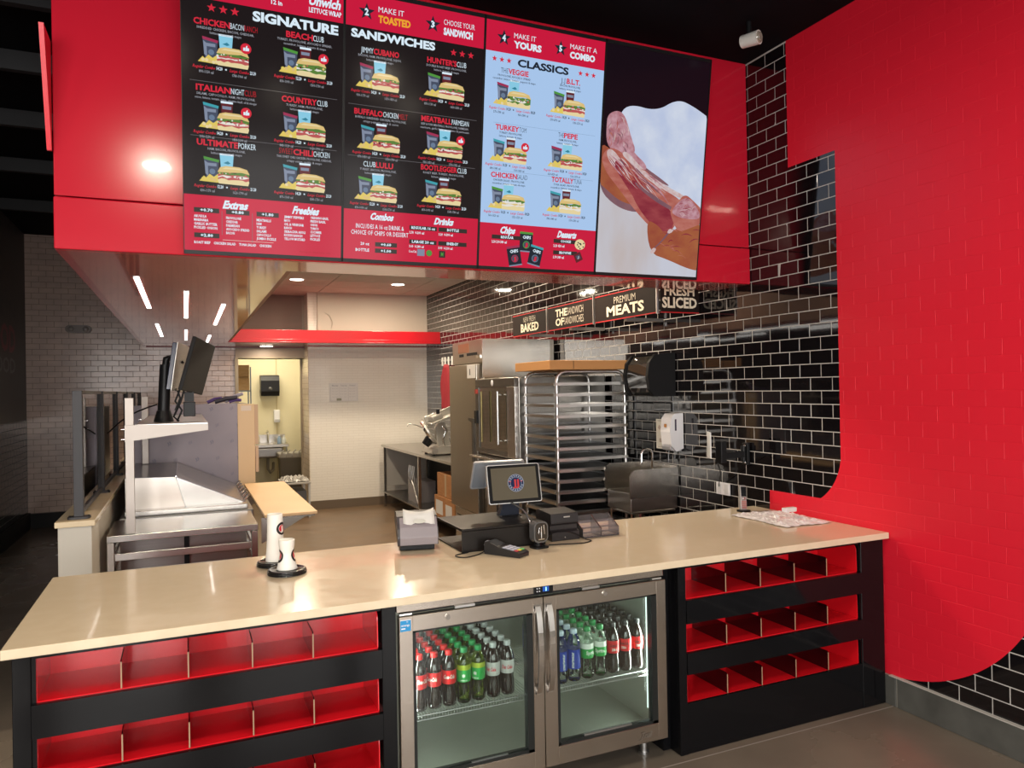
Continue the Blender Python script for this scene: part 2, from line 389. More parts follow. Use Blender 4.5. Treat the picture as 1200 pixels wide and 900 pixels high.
# upper recess wall behind the kitchen ceiling edge
MB().box(.5, 1.63, 11.62, 11.72, ZS, ZK).build('upper_recess', vary(mat('recess_wall', (.28, .25, .22), .6), (.26, .23, .2), (2, 2, 2)), wl)
MB().box(1.60, 1.64, 11.3, 11.75, ZS, ZK).box(1.0, 1.008, 11.60, 11.622, ZS, ZK).build('recess_trim', mat('recess_trim', (.22, .19, .16), .6), wl)
# left wall
LWU = vary(mat('dark_painted_wall', (.055, .052, .05), .55), (.045, .042, .04), (1, 1, 1), 1)
wleft = structure(MB().box(XL - .2, XL, 3.0, 11.6, 0, ZC).build('wall_left', LWU))
MB().box(XL, XL + .003, 3.0, 11.3, .2, 1.40).build('tile_bed', mat('dark_grout', (.055, .05, .048), .8), wleft)
tiled(wleft, (XL + .003, 0, 0), (0, 1, 0), (0, 0, 1), (1, 0, 0), 3.0, 11.28, .2, 1.40, 0, .2, .1663, .0793, .005, 90, mat('dark_tile', (.022, .020, .020), .15))
structure(MB().box(XL, XL + .03, 3.0, 11.3, 0, .2).build('baseboard_left', BLACKM))
lt = MB()
for s_, z0, h, mi in (('SKIN', 2.63, .22, 0), ('FOOD', 2.12, .42, 1), ('GOOD', 2.12 - .30, .24, 2)): pass
fL = lambda x, y: (XL + .002, x, y)
put_text(lt, 'SKIN', 10.70, 2.62, .22, 1.2, 'r', 0, .02, fL)
lt2 = MB(); put_text(lt2, 'FOOD', 10.66, 2.24, .30, 1.4, 'r', 0, .03, fL)
lt3 = MB(); put_text(lt3, 'FOOD', 10.64, 1.99, .17, 1.2, 'r', 0, .02, fL); 
lt.build('wall_lettering', mat('wall_letter_black', (.018, .018, .018), .5), wleft)
lt2.build('wall_lettering', mat('wall_letter_red', (.14, .02, .03), .5), wleft)
lt3.build('wall_lettering', mat('wall_letter_grey', (.09, .09, .09), .5), wleft)
# dining side walls and the glazed shop front behind the camera
PLAIN = mat('dining_wall', (.30, .28, .27), .6)
structure(MB().box(-6.2, -6, YF, 3.0, 0, ZC).box(-6, XL, 3.0, 3.2, 0, ZC).build('wall_side', PLAIN))
fw = MB(); xs = [-6] + [v for p in WIN for v in p] + [XR + .2]
for i in range(0, len(xs), 2): fw.box(xs[i], xs[i + 1], YF, YF + .15, 0, ZC)
for a, b in WIN: fw.box(a, b, YF, YF + .15, 0, .35).box(a, b, YF, YF + .15, 3.1, ZC)
structure(fw.build('wall_front', PLAIN))
for i, (a, b) in enumerate(WIN):
    w = structure(MB().box(a, a + .05, YF + .02, YF + .09, .35, 3.1).box(b - .05, b, YF + .02, YF + .09, .35, 3.1).box(a, b, YF + .02, YF + .09, .35, .40).box(a, b, YF + .02, YF + .09, 3.05, 3.1).box(a, b, YF + .02, YF + .09, 2.35, 2.41).build('window_%d' % (i + 1), BLACKM))
# exposed duct and joists over the left aisle
def beam(y, z, r=.06, x0=-5.5, x1=-.6):
    MB().box(x0, x1, y, y + .05, ZC - z, ZC - .002).build('ceiling_beam', mat('dark_joist', (.010, .010, .012), .6), ceil)
for y in (4.4, 5.3, 6.4, 7.7, 9.3): beam(y, .12)
MB().cyl((-5.5, 3.75, 3.62), (-.7, 3.75, 3.62), .06, n=14).cyl((-5.5, 4.05, 3.68), (-.7, 4.05, 3.68), .03, n=10).build('ceiling_pipe', mat('dark_pipe', (.05, .05, .055), .4, .5), ceil)

# back room seen through the doorway
BR = vary(mat('cream_wall', (.68, .63, .45), .6), (.64, .59, .42), (2, 2, 2))
structure(MB().box(.4, 2.3, 13.3, 13.4, 0, 3).box(.3, .42, 11.6, 13.4, 0, 3).box(1.97, 2.07, 11.75, 13.4, 0, 3).build('wall_room', BR))
structure(MB().box(.3, 2.1, 11.75, 13.4, 2.75, 2.8).build('ceiling', PANELC))
structure(MB().box(1.0, 1.97, 13.27, 13.3, 0, .12).box(1.94, 1.97, 12.0, 13.3, 0, .12).build('baseboard_room', BLACKM))
MB().box(1.43, 1.445, 13.294, 13.3, .12, 2.75).build('trim_1', mat('cream_trim', (.5, .43, .25), .5)); structure(bpy.data.objects['trim_1'])
area('room_lamp', (1.2, 12.4, 2.7), (0, 0, 0), .9, .5, 36, (1, .88, .66))

# ------------------------------------------------------------------ red canopy
can = thing('red_canopy', 'large glossy red canopy hanging over the counter and carrying the menu screens', 'canopy', (0, YM, ZS))
MB().box(-.52, XR - .001, YM + .006, YM + .04, 2.60, ZC - .001).build('front_panel', RED, can, bevel=.004)
MB().box(-.522, XR - .001, YM, YM + .04, ZS, 2.594).build('lower_front_panel', RED, can, bevel=.006)
MB().box(-.52, -.48, YM + .042, 11.28, ZS, ZC - .001).build('side_panel', RED, can)
MB().prism([(3.62, 3.276), (3.806, 3.276), (3.806, 2.79), (3.79, 2.79)], 'x', -.541, -.5225).build('side_fin', mat('bright_red_fin', (.72, .012, .03), .3), can)
sf = MB().box(-.48, XR - .002, YM + .04, 4.15, ZS, ZS + .03).box(-.48, .51, 4.15, 11.27, ZS, ZS + .03).box(.51, XR - .002, 10.28, 10.85, ZS, ZS + .03).box(.51, 1.62, 10.85, 11.27, ZS, ZS + .03)
sf.build('soffit', REDSOF, can)
MB().box(.51, XR - .002, 4.12, 4.15, ZS + .03, ZK + .02).box(.51, .56, 4.15, 10.3, ZS + .03, ZK + .02).build('inner_panel', mat('inner_board', (.34, .20, .16), .5), can)
MB().box(.515, XR - .002, 10.25, 10.279, ZS, 2.535).box(.515, XR - .002, 10.235, 10.25, ZS, ZS + .05).box(.515, XR - .002, 10.22, 10.25, ZS - .0, ZS + .014).build('rear_beam_panel', mat('rear_red', (.34, .004, .010), .3), can, bevel=.003)
MB().box(-.48, 1.62, 11.262, 11.284, ZS - .012, ZS).box(1.62, XR - .005, 10.915, 10.935, ZS - .01, ZS + .005).build('soffit_trim', mat('dark_red_trim', (.12, .01, .012), .4), can)  # thin dark red trim where the soffit meets the back walls
LEDM = emat('led_strip_light', (1, .97, .9), 7)
for i, (x, a, b) in enumerate(((-.24, 4.62, 6.20), (.016, 5.19, 6.93), (.269, 5.87, 7.57), (-.232, 7.68, 9.25), (.018, 8.34, 9.8), (.264, 9.04, 10.4))):
    nm = ('left', 'middle', 'right')[i % 3] + ' recessed white strip light in the red soffit, ' + ('nearer of the two in its line' if i < 3 else 'farther of the two in its line')
    t = thing('strip_light', nm, 'light', (x, (a + b) / 2, ZS - .004), 'strip lights in the canopy soffit')
    MB().box(x - .013, x + .013, a, b, ZS - .006, ZS - .001).build('diffuser', LEDM, t)
    [MB().box(x - .016, x + .016, e, e + .004, ZS - .007, ZS - .001).build('end_cap', ALU, t) for e in (a - .004, b)]
def downlight(x, y, z, lab, power=22, vis=True):
    t = thing('ceiling_downlight', lab, 'light', (x, y, z - .01), 'round recessed kitchen downlights')
    MB().lathe((x, y, z - .008), [(.088, .0), (.100, .003), (.105, .008)], 24).build('trim_ring', WHITEP, t)
    MB().lathe((x, y, z - .0095), [(.001, 0), (.084, .0), (.085, .003)], 24).build('diffuser', emat('downlight_glow', (1, .93, .8), 9) if 'dl' not in MATS else MATS['dl'], t)
    l = area('downlight_lamp', (x, y, z - .02), (0, 0, 0), .17, .17, power, (1, .84, .62), 'DISK'); l.parent = t; l.location = Vector((x, y, z - .02)) - PW[t]
MATS['dl'] = emat('downlight_glow', (1, .93, .8), 9)
downlight(1.31, 9.65, ZK, 'round white recessed downlight in the kitchen ceiling, left one in view', 40)
downlight(2.64, 9.73, ZK, 'round white recessed downlight in the kitchen ceiling, right one in view', 40)
downlight(1.06, 10.98, ZS, 'small round downlight in the soffit above the rear doorway', 8)
for k, (x, y) in enumerate(((1.31, 7.2), (2.64, 7.2), (1.31, 5.0), (2.64, 5.2))):
    downlight(x, y, ZK, 'downlight in the kitchen ceiling hidden behind the canopy, ' + ('farther left', 'farther right', 'nearer left', 'nearer right')[k], 40)
# spot lamp on the black ceiling
t = thing('ceiling_spotlight', 'white cylindrical spotlight on the black ceiling beside the red wall', 'light', (3.04, 3.34, 3.81))
ax0, ax1 = Vector((3.015, 3.38, 3.705)), Vector((3.045, 3.30, 3.70))
d = (ax1 - ax0).normalized()
MB().cyl(ax0 - d * .02, ax1, .036, .040, 20).build('head', mat('lamp_white', (.62, .60, .56), .4), t)
MB().cyl(ax1 - d * .001, ax1 + d * .006, .034, .030, 20).cyl(ax1 + d * .006, ax1 + d * .009, .020, .018, 16, 0).build('lens', mat('lamp_lens', (.30, .27, .22), .15, coat=1), t)
MB().cyl((3.025, 3.36, 3.81), (3.025, 3.36, 3.735), .014, n=10).build('stem', BLACKP, t)
# oval wall fitting on the taupe wall
t = thing('emergency_light', 'small oval grey emergency light on the taupe tiled wall', 'light', (-1.28, 11.29, 2.58))
MB().prism([(x - 1.28, z + 2.585) for x, z in rrect(.30, .10, .049, 6)], 'y', 11.255, 11.298).build('housing', mat('taupe_plastic', (.16, .13, .12), .4), t, bevel=.008)
for dx in (-.085, .085): MB().lathe((-1.28 + dx, 11.252, 2.585), [(.001, -.012), (.03, -.01), (.036, .004)], 16, axis='y').build('lamp_eye', mat('eye_glass', (.22, .2, .19), .1, coat=1), t)

# ------------------------------------------------------------------ menu screens
ES = 1.0
def ink(n, c, s=1.0): return emat('screen_' + n, c, s * ES)
INK = {'black': ink('black', (.010, .006, .007)), 'red': ink('red', (.60, .008, .045)), 'white': ink('white', (.72, .85, .95)), 'letter_red': ink('letter_red', (.66, .02, .045)),
       'grey': ink('grey', (.36, .37, .42)), 'pale': ink('pale_blue', (.40, .58, .86)), 'bun': ink('bun', (.72, .52, .20)), 'bun2': ink('bun_pale', (.80, .66, .36)), 'chip': ink('chip', (.75, .58, .12)),
       'green': ink('green', (.10, .22, .04)), 'meat': ink('meat', (.50, .09, .09)), 'cup': ink('cup_blue', (.25, .60, .78)), 'bag': ink('bag_dark', (.06, .075, .12)), 'bagl': ink('bag_light', (.22, .26, .36)),
       'teal': ink('teal', (.03, .22, .32)), 'cola': ink('cola', (.12, .015, .02)), 'dark': ink('dark_bar', (.035, .025, .022)), 'line': ink('line', (.16, .15, .16)), 'ink_black': ink('ink_black', (.012, .018, .03)),
       'steelblue': ink('steel_blue', (.14, .2, .3)), 'orange': ink('orange', (.85, .38, .03)), 'cream': ink('cream', (.80, .76, .70)), 'bagg': ink('bag_green', (.08, .30, .05)), 'bagp': ink('bag_red', (.35, .03, .09)), 'bagt': ink('bag_teal', (.05, .35, .42)),
       'lineb': ink('line_blue', (.22, .33, .5)), 'dred': ink('dull_red', (.42, .01, .02))}
IK = list(INK); IM = [INK[k] for k in IK]; II = {k: i for i, k in enumerate(IK)}
TVA = math.atan(.186 / 1.31)
class Page:
    def __init__(s, x0, z0=2.380, y0=3.776): s.o = (x0, y0, z0); s.mb = MB(); s.tx = MB()
    def fn(s, lay): return lambda x, y: (s.o[0] + x, s.o[1] - .0005 * lay, s.o[2] + y)
    def poly(s, pts, c, lay=2):
        f = s.fn(lay); s.mb.add([f(*p) for p in pts], [tuple(range(len(pts)))], II[c])
    def rect(s, x0, x1, y0, y1, c, lay=2): s.poly([(x0, y0), (x1, y0), (x1, y1), (x0, y1)], c, lay)
    def text(s, t, x, y, h, c, w=None, al='c', b=0., lay=4, sl=0., rot=0., res=1, sx=1.): return put_text(s.tx, t, x, y, h, w, al, II[c], b, s.fn(lay), sl, res, rot, sx)
    def disc(s, x, y, r, c, lay=3, n=20, ry=None): s.poly([(x + r * math.cos(2 * PI * i / n), y + (ry or r) * math.sin(2 * PI * i / n)) for i in range(n)], c, lay)
    def star(s, x, y, r, c, lay=3): 
        P = [(x + (r if i % 2 == 0 else r * .42) * math.sin(PI * i / 5), y + (r if i % 2 == 0 else r * .42) * math.cos(PI * i / 5)) for i in range(10)]
        f = s.fn(lay); n = len(s.mb.v); s.mb.add([f(x, y)] + [f(*p) for p in P], [(0, 1 + (i + 1) % 10, 1 + i) for i in range(10)], II[c])
def food(P, cx, cy, cup, bag, fill, thumb=False, sc=1.):
    rnd = random.Random(int(cx * 977 + cy * 331)); q = lambda x, y: (cx + x * sc, cy + y * sc)
    # bag of chips
    P.poly([q(-.085, -.035), q(-.035, -.045), q(-.03, .045), q(-.095, .055)], 'bag', 2)
    P.poly([q(-.088, -.02), q(-.075, -.03), q(-.078, .03), q(-.092, .04)], 'bagl', 3)
    P.poly([q(-.094, .045), q(-.030, .035), q(-.028, .047), q(-.096, .058)], bag, 3)
    P.rect(*[v for v in (q(-.080, 0)[0], q(-.040, 0)[0], q(0, .016)[1], q(0, .030)[1])], 'bagl', 4)
    P.disc(*q(-.058, -.008), .013 * sc, 'steelblue', 3, 10)
    # drink
    if cup == 'blue':
        P.poly([q(-.020, .0), q(.030, .0), q(.036, .078), q(-.026, .078)], 'cup', 2)
        P.poly([q(-.026, .070), q(.036, .070), q(.036, .078), q(-.026, .078)], 'white', 3)
        P.poly([q(-.010, .035), q(.010, .045), q(.022, .035), q(.010, .03)], 'teal', 3)
    else:
        P.poly([q(-.015, .0), q(.030, .0), q(.034, .072), q(-.019, .072)], 'cola', 2)
        P.poly([q(-.019, .062), q(.034, .062), q(.034, .072), q(-.019, .072)], 'white', 3)
        P.poly([q(-.012, .036), q(.026, .036), q(.027, .05), q(-.013, .05)], 'bagl', 4)
    # chips
    P.poly([q(-.115, -.055), q(-.095, -.030), q(-.085, -.038), q(-.070, -.020), q(-.052, -.032), q(-.035, -.018), q(-.02, -.04), q(-.02, -.058)], 'chip', 4)
    for k in range(5): P.disc(*q(-.095 + .016 * k + rnd.uniform(-.004, .004), -.045 + rnd.uniform(-.006, .008)), .008 * sc, rnd.choice(['bun', 'bun2', 'chip']), 5, 7)
    # sandwich
    P.poly([q(-.035, -.048), q(-.03, -.06), q(.10, -.062), q(.105, -.045), q(.10, -.034), q(-.03, -.030)], 'bun2', 6)
    def rag(y0, y1, c, lay, n=9):
        top = [q(-.034 + .138 * i / n, y1 + rnd.uniform(-.006, .006)) for i in range(n + 1)]; bot = [q(-.034 + .138 * i / n, y0 + rnd.uniform(-.005, .005)) for i in range(n + 1)]
        for i in range(n): P.poly([bot[i], bot[i + 1], top[i + 1], top[i]], c, lay)
    rag(-.040, -.022, fill, 7); rag(-.030, -.018, 'cream' if fill != 'cream' else 'bun', 8, 7); rag(-.024, -.014, fill, 8.5, 11); rag(-.018, -.004, 'green', 8.7)
    for k in range(9): P.disc(*q(-.03 + .015 * k + rnd.uniform(-.004, .004), rnd.uniform(-.030, -.008)), rnd.uniform(.003, .006) * sc, rnd.choice([fill, 'green', 'cola', 'cream', 'meat', 'bun']), 8.8, 6)
    P.poly([q(-.036, -.008), q(-.025, .014), q(.0, .022), q(.06, .021), q(.095, .012), q(.106, -.010), q(.07, -.003), q(.02, -.007)], 'bun', 9)
    P.poly([q(-.015, .008), q(.0, .016), q(.06, .015), q(.085, .008), q(.05, .009)], 'bun2', 10)
    if thumb:
        P.disc(*q(.092, .030), .024 * sc, 'letter_red', 11, 18); 
        P.poly([q(.080, .020), q(.089, .020), q(.089, .034), q(.080, .034)], 'white', 12)
        P.poly([q(.090, .019), q(.106, .021), q(.106, .033), q(.098, .034), q(.099, .043), q(.095, .044), q(.090, .033)], 'white', 12)
def item(P, cx, y0, parts, d1, d2, cup, bag, fill, p1, p2, c1, c2, thumb=False, dark=True):
    """parts: list of (text, colour, bold, width)"""
    W = sum(p[3] for p in parts); x = cx - W / 2
    for t_, c, b, w in parts: P.text(t_, x, y0 - .035, .026, c, w, 'l', b, res=2); x += w + .001
    g = 'grey' if dark else 'ink_black'
    P.text(d1, cx, y0 - .054, .0105, g, min(.26, .0075 * len(d1)), b=.01); P.text(d2, cx, y0 - .071, .0105, g, min(.27, .0062 * len(d2)), b=.01)
    food(P, cx - .005, y0 - .143, cup, bag, fill, thumb)
    pc = 'letter_red'; wc = 'white' if dark else 'ink_black'
    P.text('Regular Combo', cx - .095, y0 - .226, .013, pc, .095, sl=.25, b=.012); P.text(p1, cx - .028, y0 - .225, .014, wc, .026, b=.03)
    P.star(cx + .000, y0 - .219, .006, wc, 4)
    P.text('Large Combo', cx + .058, y0 - .226, .013, pc, .085, sl=.25, b=.012); P.text(p2, cx + .118, y0 - .225, .014, wc, .026, b=.03)
    P.text(c1, cx - .085, y0 - .246, .012, g, .062, b=.01); P.text(c2, cx + .058, y0 - .246, .012, g, .062, b=.01)
TVX = [(.004 + .741 * i) * .992 for i in range(4)]
TW, TH = .728, 1.285
menus = []
def screen(i, label, bgc, split=True):
    x0 = TVX[i]; y0, z0 = 3.776, 2.380
    t = thing('menu_screen', label, 'screen', (x0, y0, z0), 'menu screens on the red canopy')
    PW[t] = Vector((x0, y0, z0))
    MB().box(x0 - .0005, x0 + .7335, y0 + .001, y0 + .028, z0 - .016, z0 + 1.305).build('casing', BLACKP, t)
    fr = MB().box(x0 - .0005, x0 + .003, y0 - .004, y0 + .004, z0 - .016, z0 + 1.305).box(x0 + TW - .002, x0 + .7335, y0 - .004, y0 + .004, z0 - .016, z0 + 1.305).box(x0 - .0005, x0 + .7335, y0 - .004, y0 + .004, z0 - .016, z0 + .002).box(x0 - .0005, x0 + .7335, y0 - .004, y0 + .004, z0 + TH, z0 + 1.305)
    fr.build('bezel', BLACKP, t)
    P = Page(x0); P.rect(.003, TW - .002, .002, TH, bgc, 0)
    return t, P
def finish(t, P):
    P.mb.build('picture', IM, t)
    if P.tx.v: P.tx.build('lettering', IM, t)
    t.rotation_euler = (TVA, 0, 0)
R0, R1, R2 = 1.072, .763, .520
LR = 'letter_red'
def header(P, n1, a1, b1, n2, a2, b2, c1='white', c2='white'):
    P.rect(.003, TW - .002, 1.130, TH, 'red', 1)
    for x, n, a, b, wa, wb, c in ((.105, n1, a1, b1, .10, .165, c1), (.445, n2, a2, b2, .14, .16, c2)):
        P.star(x, 1.205, .042, 'ink_black', 3); P.text(n, x, 1.190, .030, 'white', .020, b=.05, lay=5)
        P.text(a, x + .058, 1.214, .026, 'white', wa + .03, 'l', .0, res=2); P.text(b, x + .058, 1.166, .032, c, wb, 'l', .05, res=2)
# screen 1
t, P = screen(0, 'leftmost menu screen, black, headed SIGNATURE', 'black')
P.rect(.003, TW - .002, 1.130, TH, 'red', 1)
P.text('Large', .43, 1.20, .045, 'white', .16, sl=.25, b=.03, res=2); P.text('12 in', .415, 1.160, .020, 'white', .05, b=.03)
P.text('Unwich', .635, 1.190, .040, 'white', .15, sl=.2, b=.04, res=2); P.text('LETTUCE WRAP', .64, 1.155, .022, 'white', .155, b=.03)
P.text('Regular', .12, 1.20, .045, 'white', .18, sl=.25, b=.03, res=2); P.text('8 in', .12, 1.160, .020, 'white', .04, b=.03)
for k in range(3): P.star(.130 + .050 * k, 1.095 - .0 * k, .020, LR)
P.text('SIGNATURE', .505, 1.072, .040, 'white', .395, b=.045, res=3)
item(P, .190, R0 - .02, [('CHICKEN', LR, .034, .155), ('BACON', 'white', -.005, .06), ('RANCH', 'dred', .0, .058)], 'SHREDDED CHICKEN, BACON, CHEDDAR,', 'lettuce, tomato & mayo', 'blue', 'bagp', 'meat', '14.20', '23.20', '890-1150 cal', '1780-1960 cal', True)
item(P, .545, R0 - .012, [('BEACH', LR, .034, .125), ('CLUB', 'white', 0, .05)], 'TURKEY, PROVOLONE, AVOCADO SPREAD,', 'cucumber, lettuce, tomato & mayo', 'cola', 'bagg', 'green', '12.20', '21.20', '830-1090 cal', '1500-1730 cal', True)
item(P, .190, R1, [('ITALIAN', LR, .034, .15), ('NIGHT', 'white', 0, .058), ('CLUB', 'dred', 0, .052)], 'SALAMI, CAPOCOLLO, HAM, PROVOLONE,', 'onion, lettuce, tomato, mayo, oregano-basil, oil & vinegar', 'cola', 'bagt', 'meat', '14.20', '23.20', '1030-1270 cal', '1830-2090 cal', True)
item(P, .545, R1, [('COUNTRY', LR, .034, .165), ('CLUB', 'white', 0, .05)], 'TURKEY, HAM, PROVOLONE,', 'lettuce, tomato & mayo', 'blue', 'bagp', 'meat', '14.20', '23.20', '840-1120 cal', '1620-1790 cal')
item(P, .190, R2, [('ULTIMATE', LR, .034, .18), ('PORKER', 'white', 0, .078)], 'HAM, BACON, PROVOLONE,', 'lettuce, tomato & mayo', 'blue', 'bagg', 'meat', '12.20', '21.20', '830-1170 cal', '1620-1790 cal')
item(P, .545, R2, [('SWEET', 'dred', 0, .065), ('CHILI', LR, .034, .095), ('CHICKEN', 'white', 0, .078)], 'THAI SWEET CHILI CHICKEN, PROVOLONE, CHEDDAR,', 'crispy onion, pickle & mayo', 'cola', 'bagt', 'meat', '14.20', '23.20', '870-1060 cal', '1580-1730 cal')
for yy in (.768, .524): P.rect(.035, .70, yy, yy + .0018, 'line', 2)
P.rect(.003, TW - .002, .002, .258, 'red', 1)
P.text('Extras', .225, .205, .034, 'white', .11, sl=.3, b=.05, res=2); P.text('Freebies', .55, .205, .034, 'white', .125, sl=.3, b=.05, res=2)
def bar(P, x0, x1, y0, t_, h=.022): P.rect(x0, x1, y0, y0 + h, 'dark', 3); P.text(t_, (x0 + x1) / 2, y0 + .005, .013, 'white', min(x1 - x0 - .02, .011 * len(t_)), b=.04)
bar(P, .045, .155, .178, '+0.70'); bar(P, .185, .29, .178, '+0.80'); bar(P, .322, .425, .178, '+1.80'); bar(P, .045, .155, .062, '+2.80')
def lines(P, x, y, L, h=.0115, dy=.0175, c='white', w=.0078, al='l'):
    for k, s_ in enumerate(L): P.text(s_, x, y - k * dy, h, c, w * len(s_), al, b=.03)
lines(P, .045, .155, ['ARUGULA', 'MARINARA', 'GARLIC BUTTER', 'PICKLED ONION']); lines(P, .185, .155, ['PROVOLONE', 'CHEDDAR', 'PARMESAN', 'AVOCADO SPREAD', 'BACON'], w=.0075); lines(P, .322, .155, ['MEATBALLS', 'HAM', 'TURKEY', 'SALAMI', 'CAPOCOLLO', 'JUMBO PICKLE'], w=.0075)
lines(P, .45, .180, ['JIMMY PEPPERS', 'MAYO', 'OIL & VINEGAR', 'RANCH', 'SRIRACHA AIOLI', 'KICKIN RANCH', 'YELLOW MUSTARD'], w=.0072); lines(P, .575, .185, ['OREGANO-BASIL', 'FRESH BASIL', 'ONION', 'TOMATO', 'CUCUMBER', 'LETTUCE', 'PICKLES'], w=.0068)
P.text('ROAST BEEF    CHICKEN SALAD    TUNA SALAD    CHICKEN', .045, .034, .0115, 'white', .345, 'l', .03)
P.text('Pricing for illustration only', .60, .018, .008, 'dred', .15); P.rect(.166, .168, .08, .19, 'line', 3); P.rect(.302, .304, .05, .19, 'line', 3); P.rect(.17, .40, .056, .0575, 'cream', 3)
finish(t, P)
# screen 2
t, P = screen(1, 'second menu screen from the left, black, headed SANDWICHES', 'black')
header(P, '2', 'MAKE IT', 'TOASTED', '3', 'CHOOSE YOUR', 'SANDWICH', 'orange', 'white')
P.text('SANDWICHES', .245, 1.080, .036, 'white', .43, b=.045, res=3)
for k in range(3): P.star(.560 + .048 * k, 1.085, .018, LR)
item(P, .175, R0 - .025, [('JIMMY', 'white', 0, .062), ('CUBANO', LR, .034, .13)], 'BACON, HAM, PROVOLONE, DIJON,', 'lettuce, tomato & mayo', 'blue', 'bagp', 'meat', '14.20', '23.20', '930-1170 cal', '1630-1830 cal')
item(P, .525, R0 - .020, [("HUNTER'S", LR, .034, .16), ('CLUB', 'white', 0, .052)], 'DOUBLE ROAST BEEF, PROVOLONE,', 'lettuce, tomato & mayo', 'cola', 'bagg', 'meat', '14.20', '23.20', '850-1130 cal', '1600-1830 cal')
item(P, .185, R1 - .012, [('BUFFALO', LR, .034, .145), ('CHICKEN', 'white', 0, .078), ('MELT', 'dred', 0, .048)], 'BUFFALO SHREDDED CHICKEN, PROVOLONE,', 'crispy peppers, ranch & onion', 'cola', 'bagt', 'meat', '14.20', '23.20', '870-1050 cal', '1530-1730 cal')
item(P, .525, R1 - .004, [('MEATBALL', LR, .034, .165), ('PARMESAN', 'white', 0, .095)], 'BEEF & PORK MEATBALLS, PROVOLONE, PARMESAN,', 'marinara, garlic butter, oregano & parmesan', 'blue', 'bagp', 'meat', '14.20', '23.20', '930-1050 cal', '1790-1950 cal', True)
item(P, .175, R2 - .02, [('CLUB', 'white', 0, .062), ('LULU', LR, .034, .09)], 'TURKEY, BACON, PROVOLONE,', 'lettuce, tomato & mayo', 'blue', 'bagg', 'meat', '12.20', '21.20', '830-1090 cal', '1500-1730 cal')
item(P, .525, R2 - .005, [('BOOTLEGGER', LR, .034, .20), ('CLUB', 'white', 0, .052)], 'ROAST BEEF, TURKEY, PROVOLONE,', 'lettuce, tomato & mayo', 'cola', 'bagt', 'meat', '14.20', '23.20', '850-1090 cal', '1540-1780 cal')
for yy in (.760, .512): P.rect(.02, .70, yy, yy + .0018, 'line', 2)
P.rect(.003, TW - .002, .002, .250, 'red', 1)
P.text('Combos', .195, .205, .032, 'white', .12, sl=.3, b=.05, res=2); P.text('Drinks', .53, .205, .032, 'white', .105, sl=.3, b=.05, res=2)
P.text('INCLUDES A 16 oz DRINK &', .19, .158, .022, 'white', .25, b=.01); P.text('CHOICE OF CHIPS OR DESSERT', .19, .126, .022, 'white', .30, b=.01)
P.text('20 oz', .135, .074, .014, 'white', .045, 'r', .03); P.text('BOTTLE', .135, .042, .014, 'white', .07, 'r', .03); bar(P, .165, .28, .070, '+0.60'); bar(P, .165, .28, .038, '+1.00')
bar(P, .345, .495, .168, 'REGULAR 16 oz'); bar(P, .505, .665, .168, 'BOTTLE'); bar(P, .345, .495, .096, 'LARGE 20 oz'); bar(P, .505, .665, .096, 'ENERGY')
P.text('2.70  0-200 cal', .345, .148, .012, 'white', .08, 'l', .03); P.text('3.20  0-290 cal', .505, .148, .012, 'white', .08, 'l', .03); P.text('3.00  0-280 cal', .345, .077, .012, 'white', .08, 'l', .03); P.text('3.90  0-210 cal', .505, .077, .012, 'white', .08, 'l', .03)
P.text('Coca-Cola', .365, .050, .013, 'white', .042, b=.02); P.rect(.39, .43, .035, .07, 'bagl', 3); P.disc(.455, .052, .016, 'bagg', 3); P.rect(.51, .545, .032, .068, 'dark', 3); P.text('M', .5275, .04, .02, 'bagg', .014, b=.03)
finish(t, P)
# screen 3
t, P = screen(2, 'third menu screen from the left, pale blue, headed CLASSICS', 'pale')
header(P, '4', 'MAKE IT', 'YOURS', '5', 'MAKE IT A', 'COMBO')
for k in range(3): P.star(.055 + .042 * k, 1.093, .016, LR); P.star(.575 + .042 * k, 1.093, .016, LR)
P.text('CLASSICS', .345, 1.073, .036, 'ink_black', .31, b=.04, res=3)
D = dict(dark=False)
item(P, .175, R0 - .010, [('THE', 'ink_black', -.01, .042), ('VEGGIE', LR, .034, .12)], 'PROVOLONE, AVOCADO SPREAD,', 'cucumber, lettuce, tomato, peppers & mayo', 'blue', 'bagp', 'green', '10.20', '18.20', '570-780 cal', '960-1380 cal', **D)
item(P, .515, R0 - .010, [('J.J.', 'ink_black', -.01, .035), ('B.L.T.', LR, .034, .085)], 'BACON, PROVOLONE,', 'lettuce, tomato & mayo', 'cola', 'bagg', 'meat', '10.20', '18.20', '570-870 cal', '1180-1570 cal', **D)
item(P, .165, R1 + .004, [('TURKEY', LR, .034, .14), ('TOM', 'ink_black', -.01, .042)], 'TURKEY, PROVOLONE,', 'lettuce, tomato & mayo', 'cola', 'bagt', 'meat', '10.20', '18.20', '680-1040 cal', '1160-1430 cal', True, **D)
item(P, .515, R1 + .006, [('THE', 'ink_black', -.01, .034), ('PEPE', LR, .034, .088)], 'HAM, PROVOLONE,', 'lettuce, tomato & mayo', 'blue', 'bagp', 'meat', '10.20', '18.20', '620-820 cal', '1160-1370 cal', **D)
item(P, .165, R2 - .004, [('CHICKEN', LR, .034, .155), ('SALAD', 'ink_black', -.01, .062)], 'CHICKEN SALAD, PROVOLONE,', 'cucumber, lettuce, tomato & mayo', 'blue', 'bagg', 'cream', '10.20', '18.20', '760-1020 cal', '1320-1520 cal', **D)
item(P, .520, R2 + .004, [('TOTALLY', LR, .034, .14), ('TUNA', 'ink_black', -.01, .052)], 'TUNA SALAD, PROVOLONE,', 'cucumber, lettuce, tomato & mayo', 'cola', 'bagt', 'cream', '10.20', '18.20', '780-1040 cal', '1390-1580 cal', **D)
for yy in (.766, .516): P.rect(.06, .69, yy, yy + .0015, 'lineb', 2)
